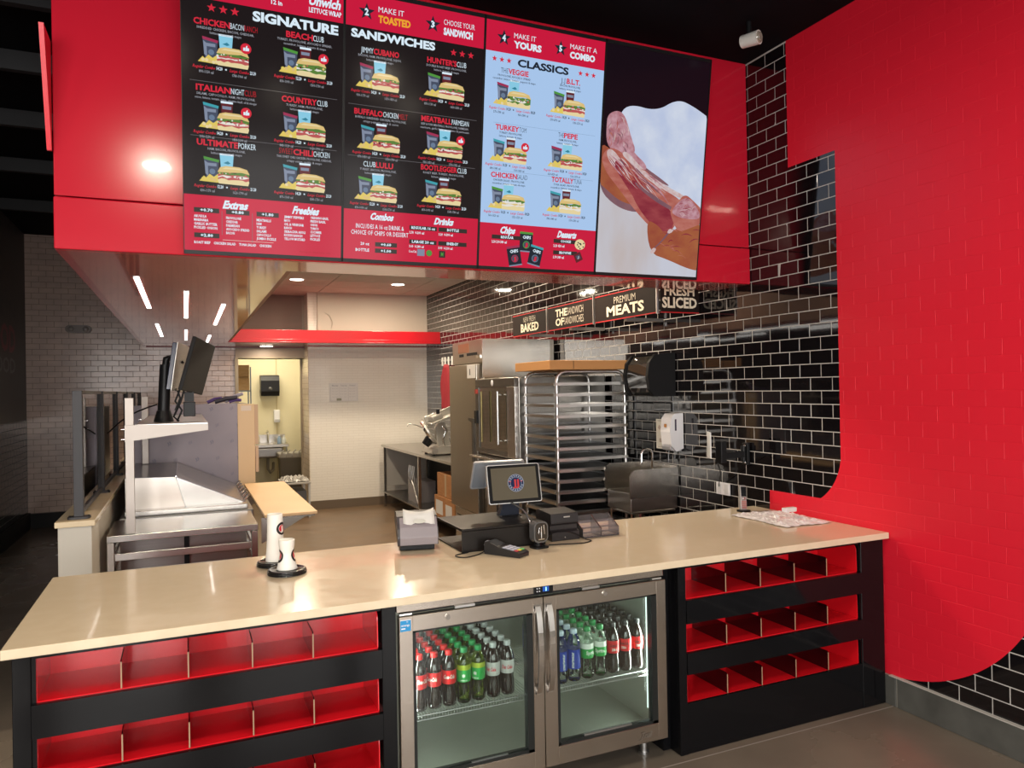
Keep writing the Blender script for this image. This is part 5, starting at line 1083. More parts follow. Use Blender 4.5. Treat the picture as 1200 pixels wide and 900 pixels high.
MB().box(SX + .018, 3.392, 4.335, 4.347, 2.226, 2.434).build('board', SB, t)
for z in (2.226, 2.429): MB().box(SX + .018, 3.392, 4.333, 4.349, z - .0055, z + .0005).build('edge_strip', SR, t)
fs = MB(); f_ = lambda x, y: (x, 4.3335, y); put_text(fs, 'SLICED', 3.225, 2.258, .070, .30, 'c', 0, .034, f_); put_text(fs, 'FRESH', 3.225, 2.345, .062, .26, 'c', 0, .028, f_); fs.build('bold_lettering', SC_, t)

# ------------------------------------------------------------------ half wall with glass guard
HW = vary(mat('warm_grey_panel', (.50, .47, .41), .5), (.46, .43, .37), (2, 2, 2), 1)
CAPQ = vary(mat('beige_cap', (.64, .52, .34), .25, coat=.3), (.60, .48, .31), (12, 12, 12), 1)
hw = thing('half_wall', 'low pale partition wall with a beige cap beside the aisle', 'partition', (-.55, 4.6, 0))
MB().box(-.635, -.475, 4.62, 11.28, .002, 1.0).build('wall_panel', HW, hw, bevel=.003)
MB().box(-.648, -.458, 4.605, 11.28, 1.0005, 1.032).build('cap', CAPQ, hw, bevel=.003)
PY_ = [4.70, 5.86, 7.05, 8.25, 9.45, 10.65]
for i, y in enumerate(PY_):
    t = thing('guard_post', 'dark grey square post on the half wall, ' + ['nearest to the counter', 'second from the counter', 'third from the counter', 'fourth from the counter', 'fifth from the counter', 'farthest from the counter'][i], 'post', (-.54, y, 1.032), 'glass guard posts on the half wall')
    MB().box(-.566, -.519, y - .022, y + .022, 1.045, 1.735).build('upright', DGREY, t, bevel=.002)
    MB().prism([(-.5425 + a, y + b) for a, b in rrect(.11, .075, .02, 3)], 'z', 1.033, 1.0445).build('base_flange', DGREY, t, bevel=.002)
    for dx, dy in ((-.045, 0), (.045, 0)): MB().cyl((-.5425 + dx, y + dy, 1.045), (-.5425 + dx, y + dy, 1.050), .006, n=6).build('bolt', BLACKP, t)
for i in range(5):
    a, b = PY_[i] + .024, PY_[i + 1] - .024
    t = thing('guard_glass', ['first', 'second', 'third', 'fourth', 'fifth'][i] + ' clear glass guard pane from the counter end of the half wall', 'glass', (-.5425, (a + b) / 2, 1.05), 'glass panes of the guard')
    MB().box(-.546, -.539, a + .012, b - .012, 1.075, 1.715).build('pane', GGLASS, t)
    for z0, z1 in ((1.048, 1.074), (1.716, 1.735)): MB().box(-.555, -.530, a, b, z0, z1).build('rail', DGREY, t)
    for y0, y1 in ((a, a + .0115), (b - .0115, b)): MB().box(-.552, -.533, y0, y1, 1.075, 1.7155).build('stile', DGREY, t)

# ------------------------------------------------------------------ sandwich prep line
FILM = vary(mat('film_covered_steel', (.17, .15, .175), .42, .3), (.21, .18, .20), (2.5, 2.5, 2.5), 1, 4, .0)
FILMD = vary(mat('film_covered_lid', (.15, .145, .17), .22, .6), (.19, .18, .2), (3, 3, 3), 1, 4, .0)
TAN = vary(mat('tan_board', (.62, .42, .23), .42), (.58, .38, .20), (3, 3, 3), 1)
pt = thing('prep_table', 'open stainless table frame at the front end of the sandwich line', 'table', (0, 5.3, 0))
MB().box(-.44, .415, 5.0, 5.60, .828, .868).build('table_top', SMOOTHST, pt, bevel=.003)
for x in (-.438, .375):
    for y in (5.004, 5.56): MB().box(x, x + .038, y, y + .038, .002, .827).build('leg', STEELZ, pt, bevel=.002)
for z, h in ((.715, .042), (.640, .016), (.25, .03)): MB().box(-.399, .3745, 5.01, 5.03, z, z + h).build('front_rail', STEEL, pt, bevel=.002)
for x in (-.425, .385):
    for z in (.715, .64): MB().box(x, x + .015, 5.043, 5.559, z, z + .02).build('side_rail', STEEL, pt)
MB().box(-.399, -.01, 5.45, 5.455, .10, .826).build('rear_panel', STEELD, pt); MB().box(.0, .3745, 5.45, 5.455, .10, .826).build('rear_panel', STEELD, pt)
MB().box(-.02, .012, 5.42, 5.449, .10, .826).build('center_post', BLACKP, pt)
pu = thing('prep_counter', 'refrigerated stainless sandwich prep counter with sloped lids', 'prep counter', (0, 6.6, 0))
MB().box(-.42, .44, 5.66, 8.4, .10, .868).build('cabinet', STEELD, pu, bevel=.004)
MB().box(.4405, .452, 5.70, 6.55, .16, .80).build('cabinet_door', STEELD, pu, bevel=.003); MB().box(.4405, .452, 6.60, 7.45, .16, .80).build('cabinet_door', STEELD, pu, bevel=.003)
for x in (-.36, .38):
    for y in (5.75, 8.3): MB().cyl((x, y, .002), (x, y, .10), .02, n=12).build('foot', BLACKP, pu)
MB().prism([(-.39, .869), (-.002, .869), (-.072, 1.115), (-.39, 1.125)], 'y', 5.80, 5.812).build('end_panel', vary(mat('end_steel', (.50, .46, .42), .30, 1.), (.42, .37, .33), (1.5, 1.5, 7), 1, 3), pu, bevel=.002)
MB().prism([(.002, .869), (.405, .869), (.405, .895), (-.066, 1.113)], 'y', 5.80, 5.812).build('end_panel', SMOOTHST, pu, bevel=.002)
MB().box(-.39, .405, 5.70, 5.799, .869, .905).build('front_ledge', SMOOTHST, pu, bevel=.004)
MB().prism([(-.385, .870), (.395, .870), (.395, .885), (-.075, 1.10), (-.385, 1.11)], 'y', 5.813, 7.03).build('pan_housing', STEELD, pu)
MB().prism([(-.39, 1.112), (-.074, 1.102), (-.072, 1.117), (-.39, 1.127)], 'y', 5.813, 7.03).build('flat_lid', FILMD, pu, bevel=.001)
MB().prism([(-.070, 1.102), (.400, .886), (.405, .897), (-.066, 1.117)], 'y', 5.813, 6.38).build('sloped_lid', FILMD, pu, bevel=.001)
MB().prism([(-.070, 1.102), (.400, .886), (.405, .897), (-.066, 1.117)], 'y', 6.392, 7.03).build('sloped_lid', FILMD, pu, bevel=.001)
MB().box(-.072, -.064, 5.80, 7.03, 1.117, 1.124).build('hinge_rod', CHROME, pu)
for i in range(6):
    y = 5.95 + .19 * i
    MB().tube([(.405, y, .90), (.425, y + .01, .925), (.435, y + .05, .93), (.425, y + .09, .925), (.405, y + .10, .90)], .006, 6).build('lid_catch', CHROME, pu)
t = thing('cutting_board', 'long tan cutting board along the worker side of the prep counter', 'cutting board', (.62, 6.0, .9))
MB().box(.462, .80, 5.08, 6.92, .888, .908).build('board', TAN, t, bevel=.004)
MB().box(.47, .79, 5.12, 6.90, .872, .8875).build('board_shelf', SMOOTHST, t)
for y in (5.2, 6.8): MB().prism([(.4535, .70), (.4535, .871), (.76, .871)], 'y', y, y + .02).build('bracket', STEEL, t)
# film covered warming cabinet at the far end
t = thing('film_wrapped_cabinet', 'tall steel cabinet side still wrapped in grey protective film with a tan edge', 'cabinet', (.1, 7.4, .87))
MB().box(-.40, .425, 7.05, 7.065, .872, 1.612).build('film_panel', FILM, t)
MB().box(.4255, .567, 7.045, 7.075, .872, 1.606).build('edge_panel', vary(mat('tan_film', (.62, .45, .27), .45), (.57, .40, .23), (3, 3, 1), 1), t, bevel=.002)
MB().box(-.39, .555, 7.076, 8.30, .873, 1.60).build('body', STEELD, t)
MB().box(.568, .602, 7.08, 7.10, 1.24, 1.60).box(.568, .572, 7.0795, 7.10, .88, 1.60).build('back_flange', mat('tan_flange', (.45, .32, .22), .5), t); MB().box(.575, .602, 7.08, 7.10, .99, 1.225).build('lower_flange', mat('tan_flange', (.45, .32, .22), .5), t)
MB().box(.455, .54, 7.0435, 7.0445, 1.545, 1.59).build('info_label', mat('label_pale', (.62, .52, .44), .5), t)
fm = MB()
for i in range(5):
    for j in range(5):
        x, z = -.30 + .17 * i + .05 * (j % 2), .98 + .145 * j
        put_text(fm, 'JJ' if (i + j) % 2 else '///', x, z, .022, .035, 'c', 0, .03, lambda a, b: (a, 7.0488, b), rot=.5, res=1)
fm.build('film_print', mat('film_ink', (.12, .11, .15), .4), t)
t = thing('glove_bundle', 'dark purple and black bundle lying on top of the wrapped cabinet', 'bundle', (.38, 7.15, 1.612))
for i, (a, b, c) in enumerate((((.18, 7.15, 1.625), (.30, 7.13, 1.66), (.016, .022)), ((.24, 7.12, 1.628), (.43, 7.12, 1.665), (.02, .014)), ((.33, 7.16, 1.63), (.48, 7.14, 1.70), (.016, .008)), ((.36, 7.12, 1.625), (.46, 7.10, 1.64), (.014, .018)))):
    MB().tube([a, ((a[0] + b[0]) / 2, a[1], (a[2] + b[2]) / 2 + .01), b], c[0], 7).build('roll', mat('bundle_%d' % (i % 3), [(.06, .03, .14), (.02, .018, .03), (.30, .28, .34)][i % 3], .5), t)
# overshelf on brackets
os_ = thing('overshelf', 'stainless overshelf on pale posts and tapered brackets above the prep line', 'shelf', (0, 5.0, .87))
BRK = mat('pale_steel', (.38, .34, .31), .42, .6)
for y in (5.02, 6.9):
    MB().box(-.335, -.287, y, y + .03, .8695 if y < 6 else 1.1285, 1.688).build('post', BRK, os_, bevel=.002)
    MB().prism([(-.335, 1.425), (-.335, 1.524), (.128, 1.518), (.128, 1.480)], 'y', y - .022, y - .001).build('bracket', BRK, os_, bevel=.002)
    for z in (1.44, 1.50): MB().cyl((-.3355, y - .012, z), (-.355, y - .012, z), .006, n=8).build('bolt', CHROME, os_)
MB().box(-.28, .128, 5.02, 7.035, 1.515, 1.527).build('shelf_panel', STEEL, os_, bevel=.002)
t = thing('order_monitor', 'two black order monitors on a thick black pole on the overshelf', 'monitor', (-.13, 5.35, 1.527))
MB().cyl((-.13, 5.35, 1.529), (-.13, 5.35, 1.60), .062, .042, 18).cyl((-.13, 5.35, 1.60), (-.115, 5.35, 1.90), .037, .035, 18).build('pole', BLACKP, t)
MB().tube([(-.115, 5.35, 1.88), (-.11, 5.35, 1.935), (-.06, 5.34, 1.955), (-.02, 5.33, 1.90)], .024, 10).build('arm', BLACKP, t)
M = Matrix.Translation((-.045, 5.30, 1.88)) @ Matrix.Rotation(math.radians(8), 4, 'Y') @ Matrix.Rotation(math.radians(80), 4, 'Z')
MB().hexa(bx(M, -.18, .18, -.014, .014, -.15, .15)).build('left_display', mat('display_navy', (.02, .024, .05), .15, coat=.6), t, bevel=.004)
MB().hexa(bx(M, -.185, .185, -.020, -.0145, -.155, .155)).build('silver_frame', mat('silver_frame', (.60, .58, .55), .25, .6), t, bevel=.002)
M = Matrix.Translation((.075, 5.32, 1.885)) @ Matrix.Rotation(math.radians(15), 4, 'Y') @ Matrix.Rotation(math.radians(74), 4, 'Z')
MB().hexa(bx(M, -.24, .24, -.016, .010, -.175, .175)).build('right_display', BLACKM, t, bevel=.006)
MB().hexa(bx(M, -.10, .10, .011, .050, -.09, .09)).build('rear_housing', mat('housing_beige', (.34, .26, .21), .4), t, bevel=.006)
for i, p in enumerate((((-.10, 5.33, 1.93), (-.07, 5.30, 1.97), (-.03, 5.30, 1.93)), ((-.03, 5.30, 1.74), (-.06, 5.31, 1.66), (-.02, 5.30, 1.60), (-.05, 5.32, 1.53)), ((.0, 5.30, 1.75), (-.03, 5.30, 1.65), (-.07, 5.30, 1.56), (-.04, 5.31, 1.53)), ((-.045, 5.29, 1.73), (-.03, 5.29, 1.68), (-.06, 5.29, 1.60)))):
    MB().tube(p, .007, 6).build('cord', BLACKP, t)
MB().box(-.012, .060, 5.26, 5.33, 1.56, 1.655).build('power_box', BLACKP, t, bevel=.004); MB().box(-.005, .053, 5.31, 5.325, 1.656, 1.72).build('box_hook', BLACKP, t)
cable('cable', 'black cable running from the half wall posts to the monitor pole', [(-.50, 5.9, 1.44), (-.40, 5.7, 1.53), (-.28, 5.5, 1.60), (-.17, 5.38, 1.64)], .005, BLACKP)

# ------------------------------------------------------------------ rear right : slicer table, reach-in fridge, oven, rack
st_ = thing('slicer_table', 'long stainless worktable with an undershelf in the rear corner', 'table', (3.0, 9.1, 0))
MB().box(2.64, 3.37, 7.52, 10.82, .872, .905).build('table_top', STEEL, st_, bevel=.003)
MB().box(2.655, 3.36, 7.56, 10.78, .20, .22).build('undershelf', STEELD, st_, bevel=.002)
for y in (7.56, 9.0, 10.76): 
    for x in (2.66, 3.32): MB().box(x, x + .035, y - .0175, y + .0175, .002, .8715).build('leg', STEELZ, st_)
MB().box(3.36, 3.372, 7.56, 10.8, .221, .87).build('back_panel', BLACKM, st_)
MB().box(2.70, 3.30, 10.74, 10.752, .30, .86).build('end_panel', mat('pale_end_panel', (.38, .36, .33), .4), st_)
def carton(nm, lab, x0, x1, y0, y1, z0, z1, m, tape=True):
    t = thing(nm, lab, 'box', ((x0 + x1) / 2, (y0 + y1) / 2, z0)); MB().box(x0, x1, y0, y1, z0, z1).build('carton', m, t, bevel=.003)
    if tape: MB().box(x0 - .0012, x0 - .0004, (y0 + y1) / 2 - .03, (y0 + y1) / 2 + .03, z0 + .01, z1 - .005).build('tape', mat('box_tape', (.42, .30, .17), .3), t)
    return t
t = carton('cardboard_box', 'brown cardboard box on top of another box under the slicer table', 2.70, 3.1, 7.75, 8.35, .47, .735, CARD)
t = carton('cardboard_box', 'lower brown cardboard box with white print under the slicer table', 2.68, 3.1, 7.70, 8.40, .222, .468, CARD, False)
MB().box(2.6785, 2.6795, 8.10, 8.35, .26, .42).build('white_print', PAPER, t); MB().box(2.6785, 2.6795, 7.78, 8.0, .27, .40).build('white_print', PAPER, t); MB().box(2.70, 2.95, 7.6985, 7.6995, .27, .42).build('white_print', PAPER, t)
t = thing('vacuum_can', 'black rounded canister beside the boxes under the slicer table', 'canister', (2.75, 7.60, .222))
MB().lathe((2.78, 7.62, .222), [(.001, .001), (.06, .001), (.068, .02), (.068, .13), (.05, .16), (.035, .17), (.001, .172)], 20).build('body', BLACKP, t); MB().tube([(2.74, 7.62, .385), (2.75, 7.62, .43), (2.81, 7.62, .43), (2.82, 7.62, .385)], .008, 8).build('handle', BLACKP, t)
t = thing('utensil_set', 'pale metal utensils standing under the slicer table', 'utensils', (2.85, 9.55, .221))
MB().box(2.74, 3.0, 9.35, 9.75, .222, .50).build('bin', mat('bin_grey', (.20, .19, .2), .4), t)
for i in range(4): MB().tube([(2.73, 9.38 + .08 * i, .46), (2.715, 9.38 + .08 * i, .60), (2.73, 9.40 + .08 * i, .70)], .010, 7).build('utensil', ALU, t)
MB().cyl((2.735, 9.25, .23), (2.70, 9.42, .52), .012, n=8).build('utensil', ALU, t)
# meat slicer
sl = thing('meat_slicer', 'polished steel meat slicer with a slanted blade on the rear worktable', 'slicer', (2.87, 8.72, .905))
SLM = mat('slicer_metal', (.52, .50, .46), .38, .75)
MB().prism([(2.70, .925), (2.72, .99), (2.80, 1.01), (3.05, 1.01), (3.10, .925)], 'y', 8.55, 8.95).build('base', SLM, sl, bevel=.02, seg=4)
for x in (2.74, 3.05):
    for y in (8.60, 8.90): MB().cyl((x, y, .9055), (x, y, .926), .018, n=10).build('foot', RUBBER, sl)
MB().cyl((2.74, 8.549, .965), (2.74, 8.52, .965), .038, .034, 18).build('control_knob', mat('knob_steel', (.4, .38, .36), .3, .7), sl)
MB().prism([(2.83, 1.0), (2.80, 1.12), (2.79, 1.24), (2.83, 1.30), (2.90, 1.30), (2.95, 1.20), (2.97, 1.0)], 'y', 8.66, 8.72).build('support_column', SLM, sl, bevel=.012, seg=3)
bc = Vector((2.70, 8.66, 1.20)); ax = Vector((.80, -.25, .52)).normalized()
MB().cyl(bc - ax * .012, bc + ax * .012, .165, n=36).build('blade_guard', SLM, sl, bevel=.004); MB().cyl(bc - ax * .030, bc - ax * .0125, .145, .150, 36).cyl(bc - ax * .045, bc - ax * .030, .06, .07, 24).build('blade', CHROME, sl)
MB().cyl(bc - Vector((0, 0, .14)) - ax * .05, bc - Vector((0, 0, .10)) + ax * .02, .05, .06, 18).build('blade_hub', BLACKP, sl)
M = Matrix.Translation((2.84, 8.62, 1.34)) @ Matrix.Rotation(math.radians(-20), 4, 'Y')
MB().hexa(bx(M, -.16, .24, -.09, .10, -.012, .012)).build('carriage_tray', SLM, sl, bevel=.006); MB().hexa(bx(M, -.16, .24, .085, .10, .0125, .09)).build('carriage_fence', SLM, sl, bevel=.004)
MB().hexa(bx(M, -.12, .02, -.09, .08, .014, .08)).build('food_pusher', SLM, sl, bevel=.015, seg=3); MB().cyl(tuple(M @ Vector((-.02, -.05, .08))), tuple(M @ Vector((-.0, -.05, .13))), .022, n=14).build('pusher_knob', BLACKP, sl)
MB().tube([(2.60, 8.60, 1.25), (2.52, 8.58, 1.285), (2.43, 8.58, 1.30), (2.41, 8.58, 1.27)], .007, 7).build('deflector_rod', SLM, sl)
MB().tube([(2.86, 8.56, 1.02), (2.84, 8.54, 1.10), (2.88, 8.54, 1.20), (2.84, 8.56, 1.26)], .012, 8).build('carriage_arm', CHROME, sl)
MB().cyl((2.99, 8.60, 1.40), (3.02, 8.58, 1.46), .02, n=12).build('handle', BLACKP, sl)
# tall reach-in refrigerator
FRM = steel('fridge_steel', (.40, .365, .31), .30, 'z')
rf = thing('reach_in_refrigerator', 'tall single-door stainless reach-in refrigerator against the black tile', 'refrigerator', (2.95, 7.0, 0))
MB().box(2.62, 3.37, 6.60, 7.44, .12, 1.955).build('body', FRM, rf, bevel=.003)
MB().box(2.60, 3.37, 6.59, 7.44, 1.957, 2.185).build('compressor_housing', FRM, rf, bevel=.004)
MB().box(2.60, 3.32, 6.583, 6.5895, 1.815, 2.183).build('side_panel', vary(mat('shiny_side', (.66, .62, .56), .20, .9), (.56, .52, .46), (1.2, 1.2, 2.2), 1, 3, .0), rf)
MB().box(2.555, 2.618, 6.64, 7.43, .50, 1.945).build('door', FRM, rf, bevel=.006)
for k in range(4): MB().box(2.60, 2.6195, 6.64, 7.43, .15 + .085 * k, .222 + .085 * k).build('grille_slat', SMOOTHST, rf, bevel=.006)
MB().box(2.595, 2.599, 6.72, 7.0, 2.035, 2.062).box(2.595, 2.599, 7.1, 7.22, 2.03, 2.058).build('vent_slot', BLACKM, rf)
MB().box(2.594, 2.5995, 6.95, 7.25, 2.07, 2.16).build('maker_plate', mat('copper_plate', (.40, .18, .10), .3, .6), rf)
MB().box(2.590, 2.599, 6.62, 6.72, 2.0, 2.03).build('lock', CHROME, rf)
MB().prism([(6.70, 1.0), (6.70, 1.42), (6.83, 1.42), (6.83, 1.40), (6.74, 1.38), (6.74, 1.0)], 'x', 2.535, 2.554).build('handle', mat('handle_dark', (.10, .09, .08), .3, .7), rf, bevel=.003)
MB().box(2.551, 2.5545, 6.66, 6.88, 1.81, 1.94).build('white_sticker', PAPER, rf); MB().box(2.5495, 2.5508, 6.79, 6.81, 1.84, 1.90).build('sticker_mark', BLACKP, rf)
for y in (6.66, 7.38):
    for x in (2.68, 3.3): MB().cyl((x, y, .002), (x, y, .12), .025, n=12).build('caster', RUBBER, rf)
# oven with glass door
ov = thing('bread_oven', 'stainless bread oven with a tall dark glass door behind the bun rack', 'oven', (2.95, 6.05, 0))
OVM = steel('oven_steel', (.36, .34, .31), .28, 'z')
MB().box(2.54, 3.37, 5.62, 6.55, 1.10, 1.80).build('body', OVM, ov, bevel=.004)
for y0, y1, z0, z1 in ((5.63, 6.54, 1.72, 1.79), (5.63, 5.80, 1.12, 1.72), (6.46, 6.54, 1.12, 1.72), (5.80, 6.46, 1.12, 1.16)): MB().box(2.505, 2.539, y0, y1, z0, z1).build('door_frame', mat('oven_frame', (.10, .09, .08), .25, .6) if y1 > 5.81 else SMOOTHST, ov, bevel=.002)
MB().box(2.515, 2.530, 5.80, 6.46, 1.16, 1.72).build('door_glass', mat('oven_glass', (.05, .045, .028), .05, coat=1), ov)
for y in (5.92, 6.30): MB().cyl((2.470, y, 1.22), (2.470, y, 1.68), .011, n=10).build('handle', ALU if y < 6 else mat('brass_reflection', (.22, .18, .08), .35, .8), ov)  # farther brass-coloured rod is a modelled reflection, only the near rod is real
for z in (1.25, 1.65): MB().cyl((2.470, 5.92, z), (2.505, 5.92, z), .008, n=8).build('handle_standoff', ALU, ov)
MB().lathe((2.5045, 6.12, 1.755), [(.001, -.003), (.026, -.002), (.028, .002)], 20, axis='x').build('round_badge', WHITEP, ov)
MB().box(2.49, 2.505, 6.47, 6.52, 1.66, 1.70).build('red_badge', mat('badge_red_p', (.4, .05, .04), .4), ov); MB().box(2.485, 2.505, 6.47, 6.53, 1.38, 1.50).build('switch', BLACKP, ov)
MB().box(2.42, 2.60, 5.63, 6.50, 1.075, 1.095).build('drip_shelf', SMOOTHST, ov, bevel=.003)
MB().box(2.62, 3.34, 5.66, 6.52, .16, 1.074).build('stand_cabinet', STEELD, ov)
for i in range(3): MB().box(2.585, 2.619, 5.70 + .28 * i, 5.94 + .28 * i, .20, 1.02).build('stand_door', STEELD, ov, bevel=.003)
for y in (5.7, 6.48):
    for x in (2.66, 3.3): MB().cyl((x, y, .002), (x, y, .16), .025, n=12).build('caster', RUBBER, ov)
# bun pan rack
rk = thing('bun_pan_rack', 'tall aluminium bun pan rack with trays, a flat carton on top', 'rack', (2.87, 5.28, 0))
rx0, rx1, ry0, ry1 = 2.562, 3.186, 5.0, 5.56; RZ = 1.825
for y in (ry0, ry1):
    for a in ([(rx0 + .012, y, .16), (rx0 + .012, y, RZ - .075), (rx0 + .022, y, RZ - .035), (rx0 + .045, y, RZ - .012), (rx0 + .085, y, RZ), (rx1 - .085, y, RZ), (rx1 - .045, y, RZ - .012), (rx1 - .022, y, RZ - .035), (rx1 - .012, y, RZ - .075), (rx1 - .012, y, .16)],):
        MB().tube(a, .0145, 8).build('frame_loop', ALU, rk)
for x in (rx0 + .012, rx1 - .012):
    MB().cyl((x, ry0 + .015, .18), (x, ry1 - .015, .18), .012, n=8).build('bottom_bar', ALU, rk); MB().cyl((x + (.09 if x < 2.8 else -.09), ry0, RZ), (x + (.09 if x < 2.8 else -.09), ry1, RZ), .010, n=8).build('top_bar', ALU, rk)
RU = MB().box(rx0 - .002, rx1 + .002, -.018, -.013, 0, .022).box(rx0 - .002, rx1 + .002, -.013, .012, 0, .003)
rm = RU.mesh('runner', STEEL, (0, 0, 0))
RS = MB().box(-.018, -.013, ry0 + .015, ry1 - .015, 0, .022).box(-.013, .012, ry0 + .015, ry1 - .015, 0, .003).mesh('runner', STEEL)
TR = MB().box(rx0 + .03, rx1 - .03, ry0 + .02, ry1 - .02, .005, .007).box(rx0 + .03, rx0 + .034, ry0 + .02, ry1 - .02, .007, .024).box(rx1 - .034, rx1 - .03, ry0 + .02, ry1 - .02, .007, .024).box(rx0 + .034, rx1 - .034, ry0 + .02, ry0 + .024, .007, .024).box(rx0 + .034, rx1 - .034, ry1 - .024, ry1 - .02, .007, .024).mesh('tray', mat('tray_metal', (.36, .36, .36), .35, .9))
k = 0; z = RZ - .105
while z > .25:
    for me, p in ((rm, (0, ry0, z)), (rm, (0, ry1 + .006, z)), (RS, (rx0 + .012, 0, z)), (RS, (rx1 - .012, 0, z))):
        o = bpy.data.objects.new('runner', me); COL.objects.link(o); o.parent = rk; o.location = Vector(p) - PW[rk]
    if k >= 4:
        o = bpy.data.objects.new('tray', TR); COL.objects.link(o); o.parent = rk; o.location = Vector((0, 0, z)) - PW[rk]
    z -= .0825; k += 1
for x in (rx0 + .012, rx1 - .012):
    for y in (ry0, ry1): MB().cyl((x - .012, y, .055), (x + .012, y, .055), .053, n=18).build('caster', RUBBER, rk); MB().box(x - .016, x + .016, y - .02, y + .02, .10, .165).build('caster_fork', ALU, rk)
t = thing('flat_carton', 'long flat brown carton lying on top of the bun pan rack', 'box', (2.85, 5.3, RZ + .015))
MB().box(2.50, 3.205, 4.965, 5.60, RZ + .0155, RZ + .085).build('carton', mat('kraft', (.50, .25, .09), .7), t, bevel=.003); MB().box(2.70, 2.708, 4.9635, 4.9645, RZ + .018, RZ + .083).build('seam', mat('dark_seam', (.2, .1, .04), .7), t)
# apron hanging on the black wall beyond the fridge
t = thing('red_apron', 'red apron and white papers hanging on the black tile behind the refrigerator', 'apron', (3.39, 9.9, 1.9))
V = []; nI, nJ = 10, 12
for j in range(nJ + 1):
    for i in range(nI + 1):
        u, v = i / nI - .5, j / nJ; w_ = .46 * (.45 + .55 * math.sin(min(1, v * 1.6) * PI / 2)) ; V.append((3.375 - .02 * math.sin(i * 1.9 + j * .3) - .01, 9.90 + u * w_, 2.04 - .62 * v + .02 * math.sin(i * 2.1)))
MB().add(V, [(j * (nI + 1) + i, j * (nI + 1) + i + 1, (j + 1) * (nI + 1) + i + 1, (j + 1) * (nI + 1) + i) for j in range(nJ) for i in range(nI)], 0, True).build('cloth', mat('apron_red', (.28, .02, .03), .7), t, solid=.006)
MB().box(3.385, 3.392, 9.6, 10.2, 2.10, 2.125).build('hook_rail', ALU, t)
for y in (9.70, 9.85, 10.0, 10.12): MB().box(3.378, 3.384, y - .03, y + .03, 2.04, 2.16).build('hanging_card', PAPER, t)
t = thing('white_sheet', 'white sheet of paper on the black tile above the slicer', 'paper', (3.39, 9.7, 1.4)); MB().box(3.385, 3.390, 9.42, 9.65, 1.12, 1.55).build('sheet', PAPER, t); MB().box(3.384, 3.3848, 9.43, 9.64, 1.46, 1.5).build('heading', mat('print_grey', (.2, .2, .2), .5), t)
# framed notice on the white wall
t = thing('wall_notice', 'pale multi-panel notice sheet on the white tiled rear wall', 'notice', (2.13, 10.93, 1.69))
MB().box(1.92, 2.335, 10.925, 10.94, 1.555, 1.822).build('sheet', mat('notice_white', (.62, .60, .58), .4), t)
tx = MB()
for i in range(3): put_text(tx, ('Monday', 'Temp log', 'Weekend')[i], 2.0 + .125 * i, 1.775, .022, .09, 'c', 0, .02, lambda a, b: (a, 10.9242, b), res=1)
for i in range(3):
    for j in range(4): put_text(tx, 'line item', 2.0 + .125 * i, 1.735 - .04 * j, .012, .085, 'c', 0, 0, lambda a, b: (a, 10.9242, b), res=1)
tx.build('lettering', mat('faint_ink', (.34, .33, .36), .5), t)
for x in (1.935, 2.062, 2.19, 2.318): MB().box(x, x + .002, 10.9235, 10.9248, 1.57, 1.765).build('ruled_line', mat('faint_ink', (.34, .33, .36), .5), t)
MB().box(2.02, 2.09, 10.923, 10.9248, 1.565, 1.60).build('corner_stamp', mat('olive_ink', (.25, .25, .18), .5), t)

# ------------------------------------------------------------------ back room contents
t = thing('roll_towel_dispenser', 'black roll towel dispenser on the cream wall of the rear room', 'dispenser', (1.33, 13.29, 1.8))
MB().prism([(13.295, 1.64), (13.12, 1.64), (13.08, 1.72), (13.08, 1.90), (13.12, 1.985), (13.295, 2.0)], 'x', 1.165, 1.465).build('cover', BLACKP, t, bevel=.012, seg=3); MB().lathe((1.315, 13.078, 1.76), [(.001, -.003), (.03, -.002), (.034, .004)], 18, axis='y').build('round_window', mat('smoke', (.06, .06, .06), .2), t)
t = thing('wall_soap_dispenser', 'small white soap dispenser on the cream wall of the rear room', 'dispenser', (1.42, 13.29, 1.3)); MB().box(1.38, 1.48, 13.19, 13.295, 1.19, 1.40).build('shell', WHITEP, t, bevel=.015, seg=3); MB().box(1.39, 1.47, 13.17, 13.19, 1.19, 1.24).build('push_bar', mat('soap_grey', (.40, .40, .42), .35), t)
t = thing('wash_sink', 'small steel wash sink with a tap in the rear room', 'sink', (1.2, 12.95, .85))
MB().box(.92, 1.56, 12.72, 13.29, .80, .845).build('basin_rim', STEEL, t, bevel=.004); MB().box(1.0, 1.48, 12.78, 13.22, .62, .7995).build('bowl', STEELD, t, bevel=.03, seg=3)
MB().tube([(1.28, 13.2, .846), (1.28, 13.2, 1.02), (1.26, 13.12, 1.06), (1.24, 13.02, 1.02)], .012, 8).build('tap', CHROME, t)
MB().tube([(1.25, 13.0, .62), (1.25, 13.0, .42), (1.29, 13.02, .36), (1.34, 13.06, .40), (1.36, 13.2, .50)], .024, 10).build('drain_trap', mat('pipe_grey', (.25, .22, .17), .4), t); MB().box(.92, 1.56, 13.285, 13.295, .846, .98).build('splash', STEEL, t)
for x in (.95, 1.53): MB().cyl((x, 12.8, .002), (x, 12.8, .80), .015, n=8).build('leg', ALU, t)
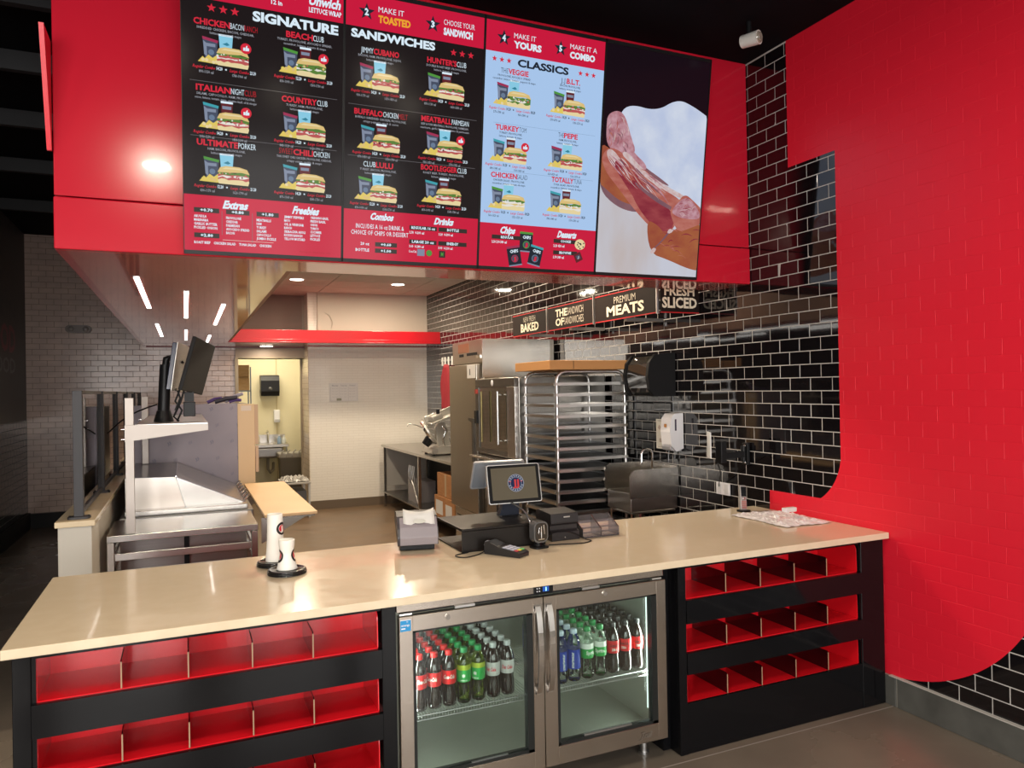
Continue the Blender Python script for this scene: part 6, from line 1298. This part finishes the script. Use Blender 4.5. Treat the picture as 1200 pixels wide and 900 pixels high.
for i, (x, y, c, h) in enumerate(((1.0, 12.9, (.6, .5, .45), .07), (1.42, 12.85, (.25, .35, .5), .13), (1.50, 12.88, (.6, .62, .6), .12), (1.1, 13.1, (.55, .5, .4), .16))):
    t = thing('supply_bottle', ['short pink tub on the rear sink', 'blue spray bottle on the rear sink', 'white bottle beside the blue one on the rear sink', 'cream bottle at the back of the rear sink'][i], 'bottle', (x, y, .846)); MB().lathe((x, y, .846), [(.001, 0), (.032, .0), (.034, .01), (.034, h * .7), (.016, h * .85), (.016, h)], 14).build('body', mat('supply_%d' % i, c, .35), t); MB().cyl((x, y, .846 + h + .0005), (x, y, .866 + h), .017, n=12).build('cap', WHITEP, t)
t = thing('waste_bin', 'grey rubbish bin with a clear bin bag folded over its rim in the rear room', 'bin', (1.57, 12.5, 0))
MB().prism([(1.41, .002), (1.74, .002), (1.78, .70), (1.37, .70)], 'y', 12.35, 12.68).build('bin_body', mat('bin_brown', (.085, .07, .05), .5), t, bevel=.01)
MB().box(1.355, 1.795, 12.34, 12.69, .64, .725).build('bag_rim', mat('bag_grey', (.32, .30, .27), .35), t, bevel=.02, seg=3)
for i in range(5): MB().tube([(1.38 + .09 * i, 12.345, .66), (1.40 + .09 * i, 12.335, .74), (1.44 + .09 * i, 12.36, .77)], .012, 6).build('bag_fold', mat('bag_grey', (.32, .30, .27), .35), t)
t = thing('low_cart', 'low pale cart with crumpled wraps on top by the doorway', 'cart', (1.4, 10.5, 0))
MB().box(1.17, 1.545, 10.30, 10.85, .46, .485).build('top_shelf', mat('cart_grey', (.42, .40, .36), .4), t, bevel=.004); MB().box(1.19, 1.52, 10.32, 10.83, .14, .16).build('lower_shelf', mat('cart_grey', (.42, .40, .36), .4), t)
for x in (1.18, 1.51):
    for y in (10.31, 10.81): MB().box(x, x + .025, y, y + .025, .002, .4595).build('leg', mat('cart_leg', (.45, .45, .45), .4), t)
MB().box(1.22, 1.49, 10.36, 10.80, .161, .36).build('grey_tub', mat('tub_grey', (.10, .10, .11), .5), t)
crumple('wrap_pile', 'crumpled pale plastic wraps heaped on the low cart', 'wraps', 1.19, 1.53, 10.32, 10.80, .486, .13, vary(mat('wrap', (.50, .48, .44), .3), (.25, .24, .22), (16, 16, 16), 1), 5)
t = thing('storage_shelf', 'grey metal shelving just inside the rear doorway', 'shelving', (.7, 12.3, 0))
for z in (.5, .98, 1.40, 1.72): MB().box(.44, .935, 12.08, 12.58, z, z + .02).build('shelf_board', mat('shelf_blue_grey', (.16, .18, .19), .4, .4), t)
for x in (.44, .915):
    for y in (12.08, 12.56): MB().box(x, x + .02, y, y + .02, .002, 2.1).build('upright', mat('shelf_blue_grey', (.16, .18, .19), .4, .4), t)
for i, (z0, z1, lab) in enumerate(((.522, .80, 'lowest'), (1.002, 1.36, 'second from the bottom'), (1.422, 1.52, 'middle'), (1.742, 1.94, 'second from the top'), (1.945, 2.13, 'topmost'))):
    carton('storage_box', 'tan storage carton in the rear doorway, ' + lab, .47, .905, 12.05, 12.53, z0, z1, CARD2, True)
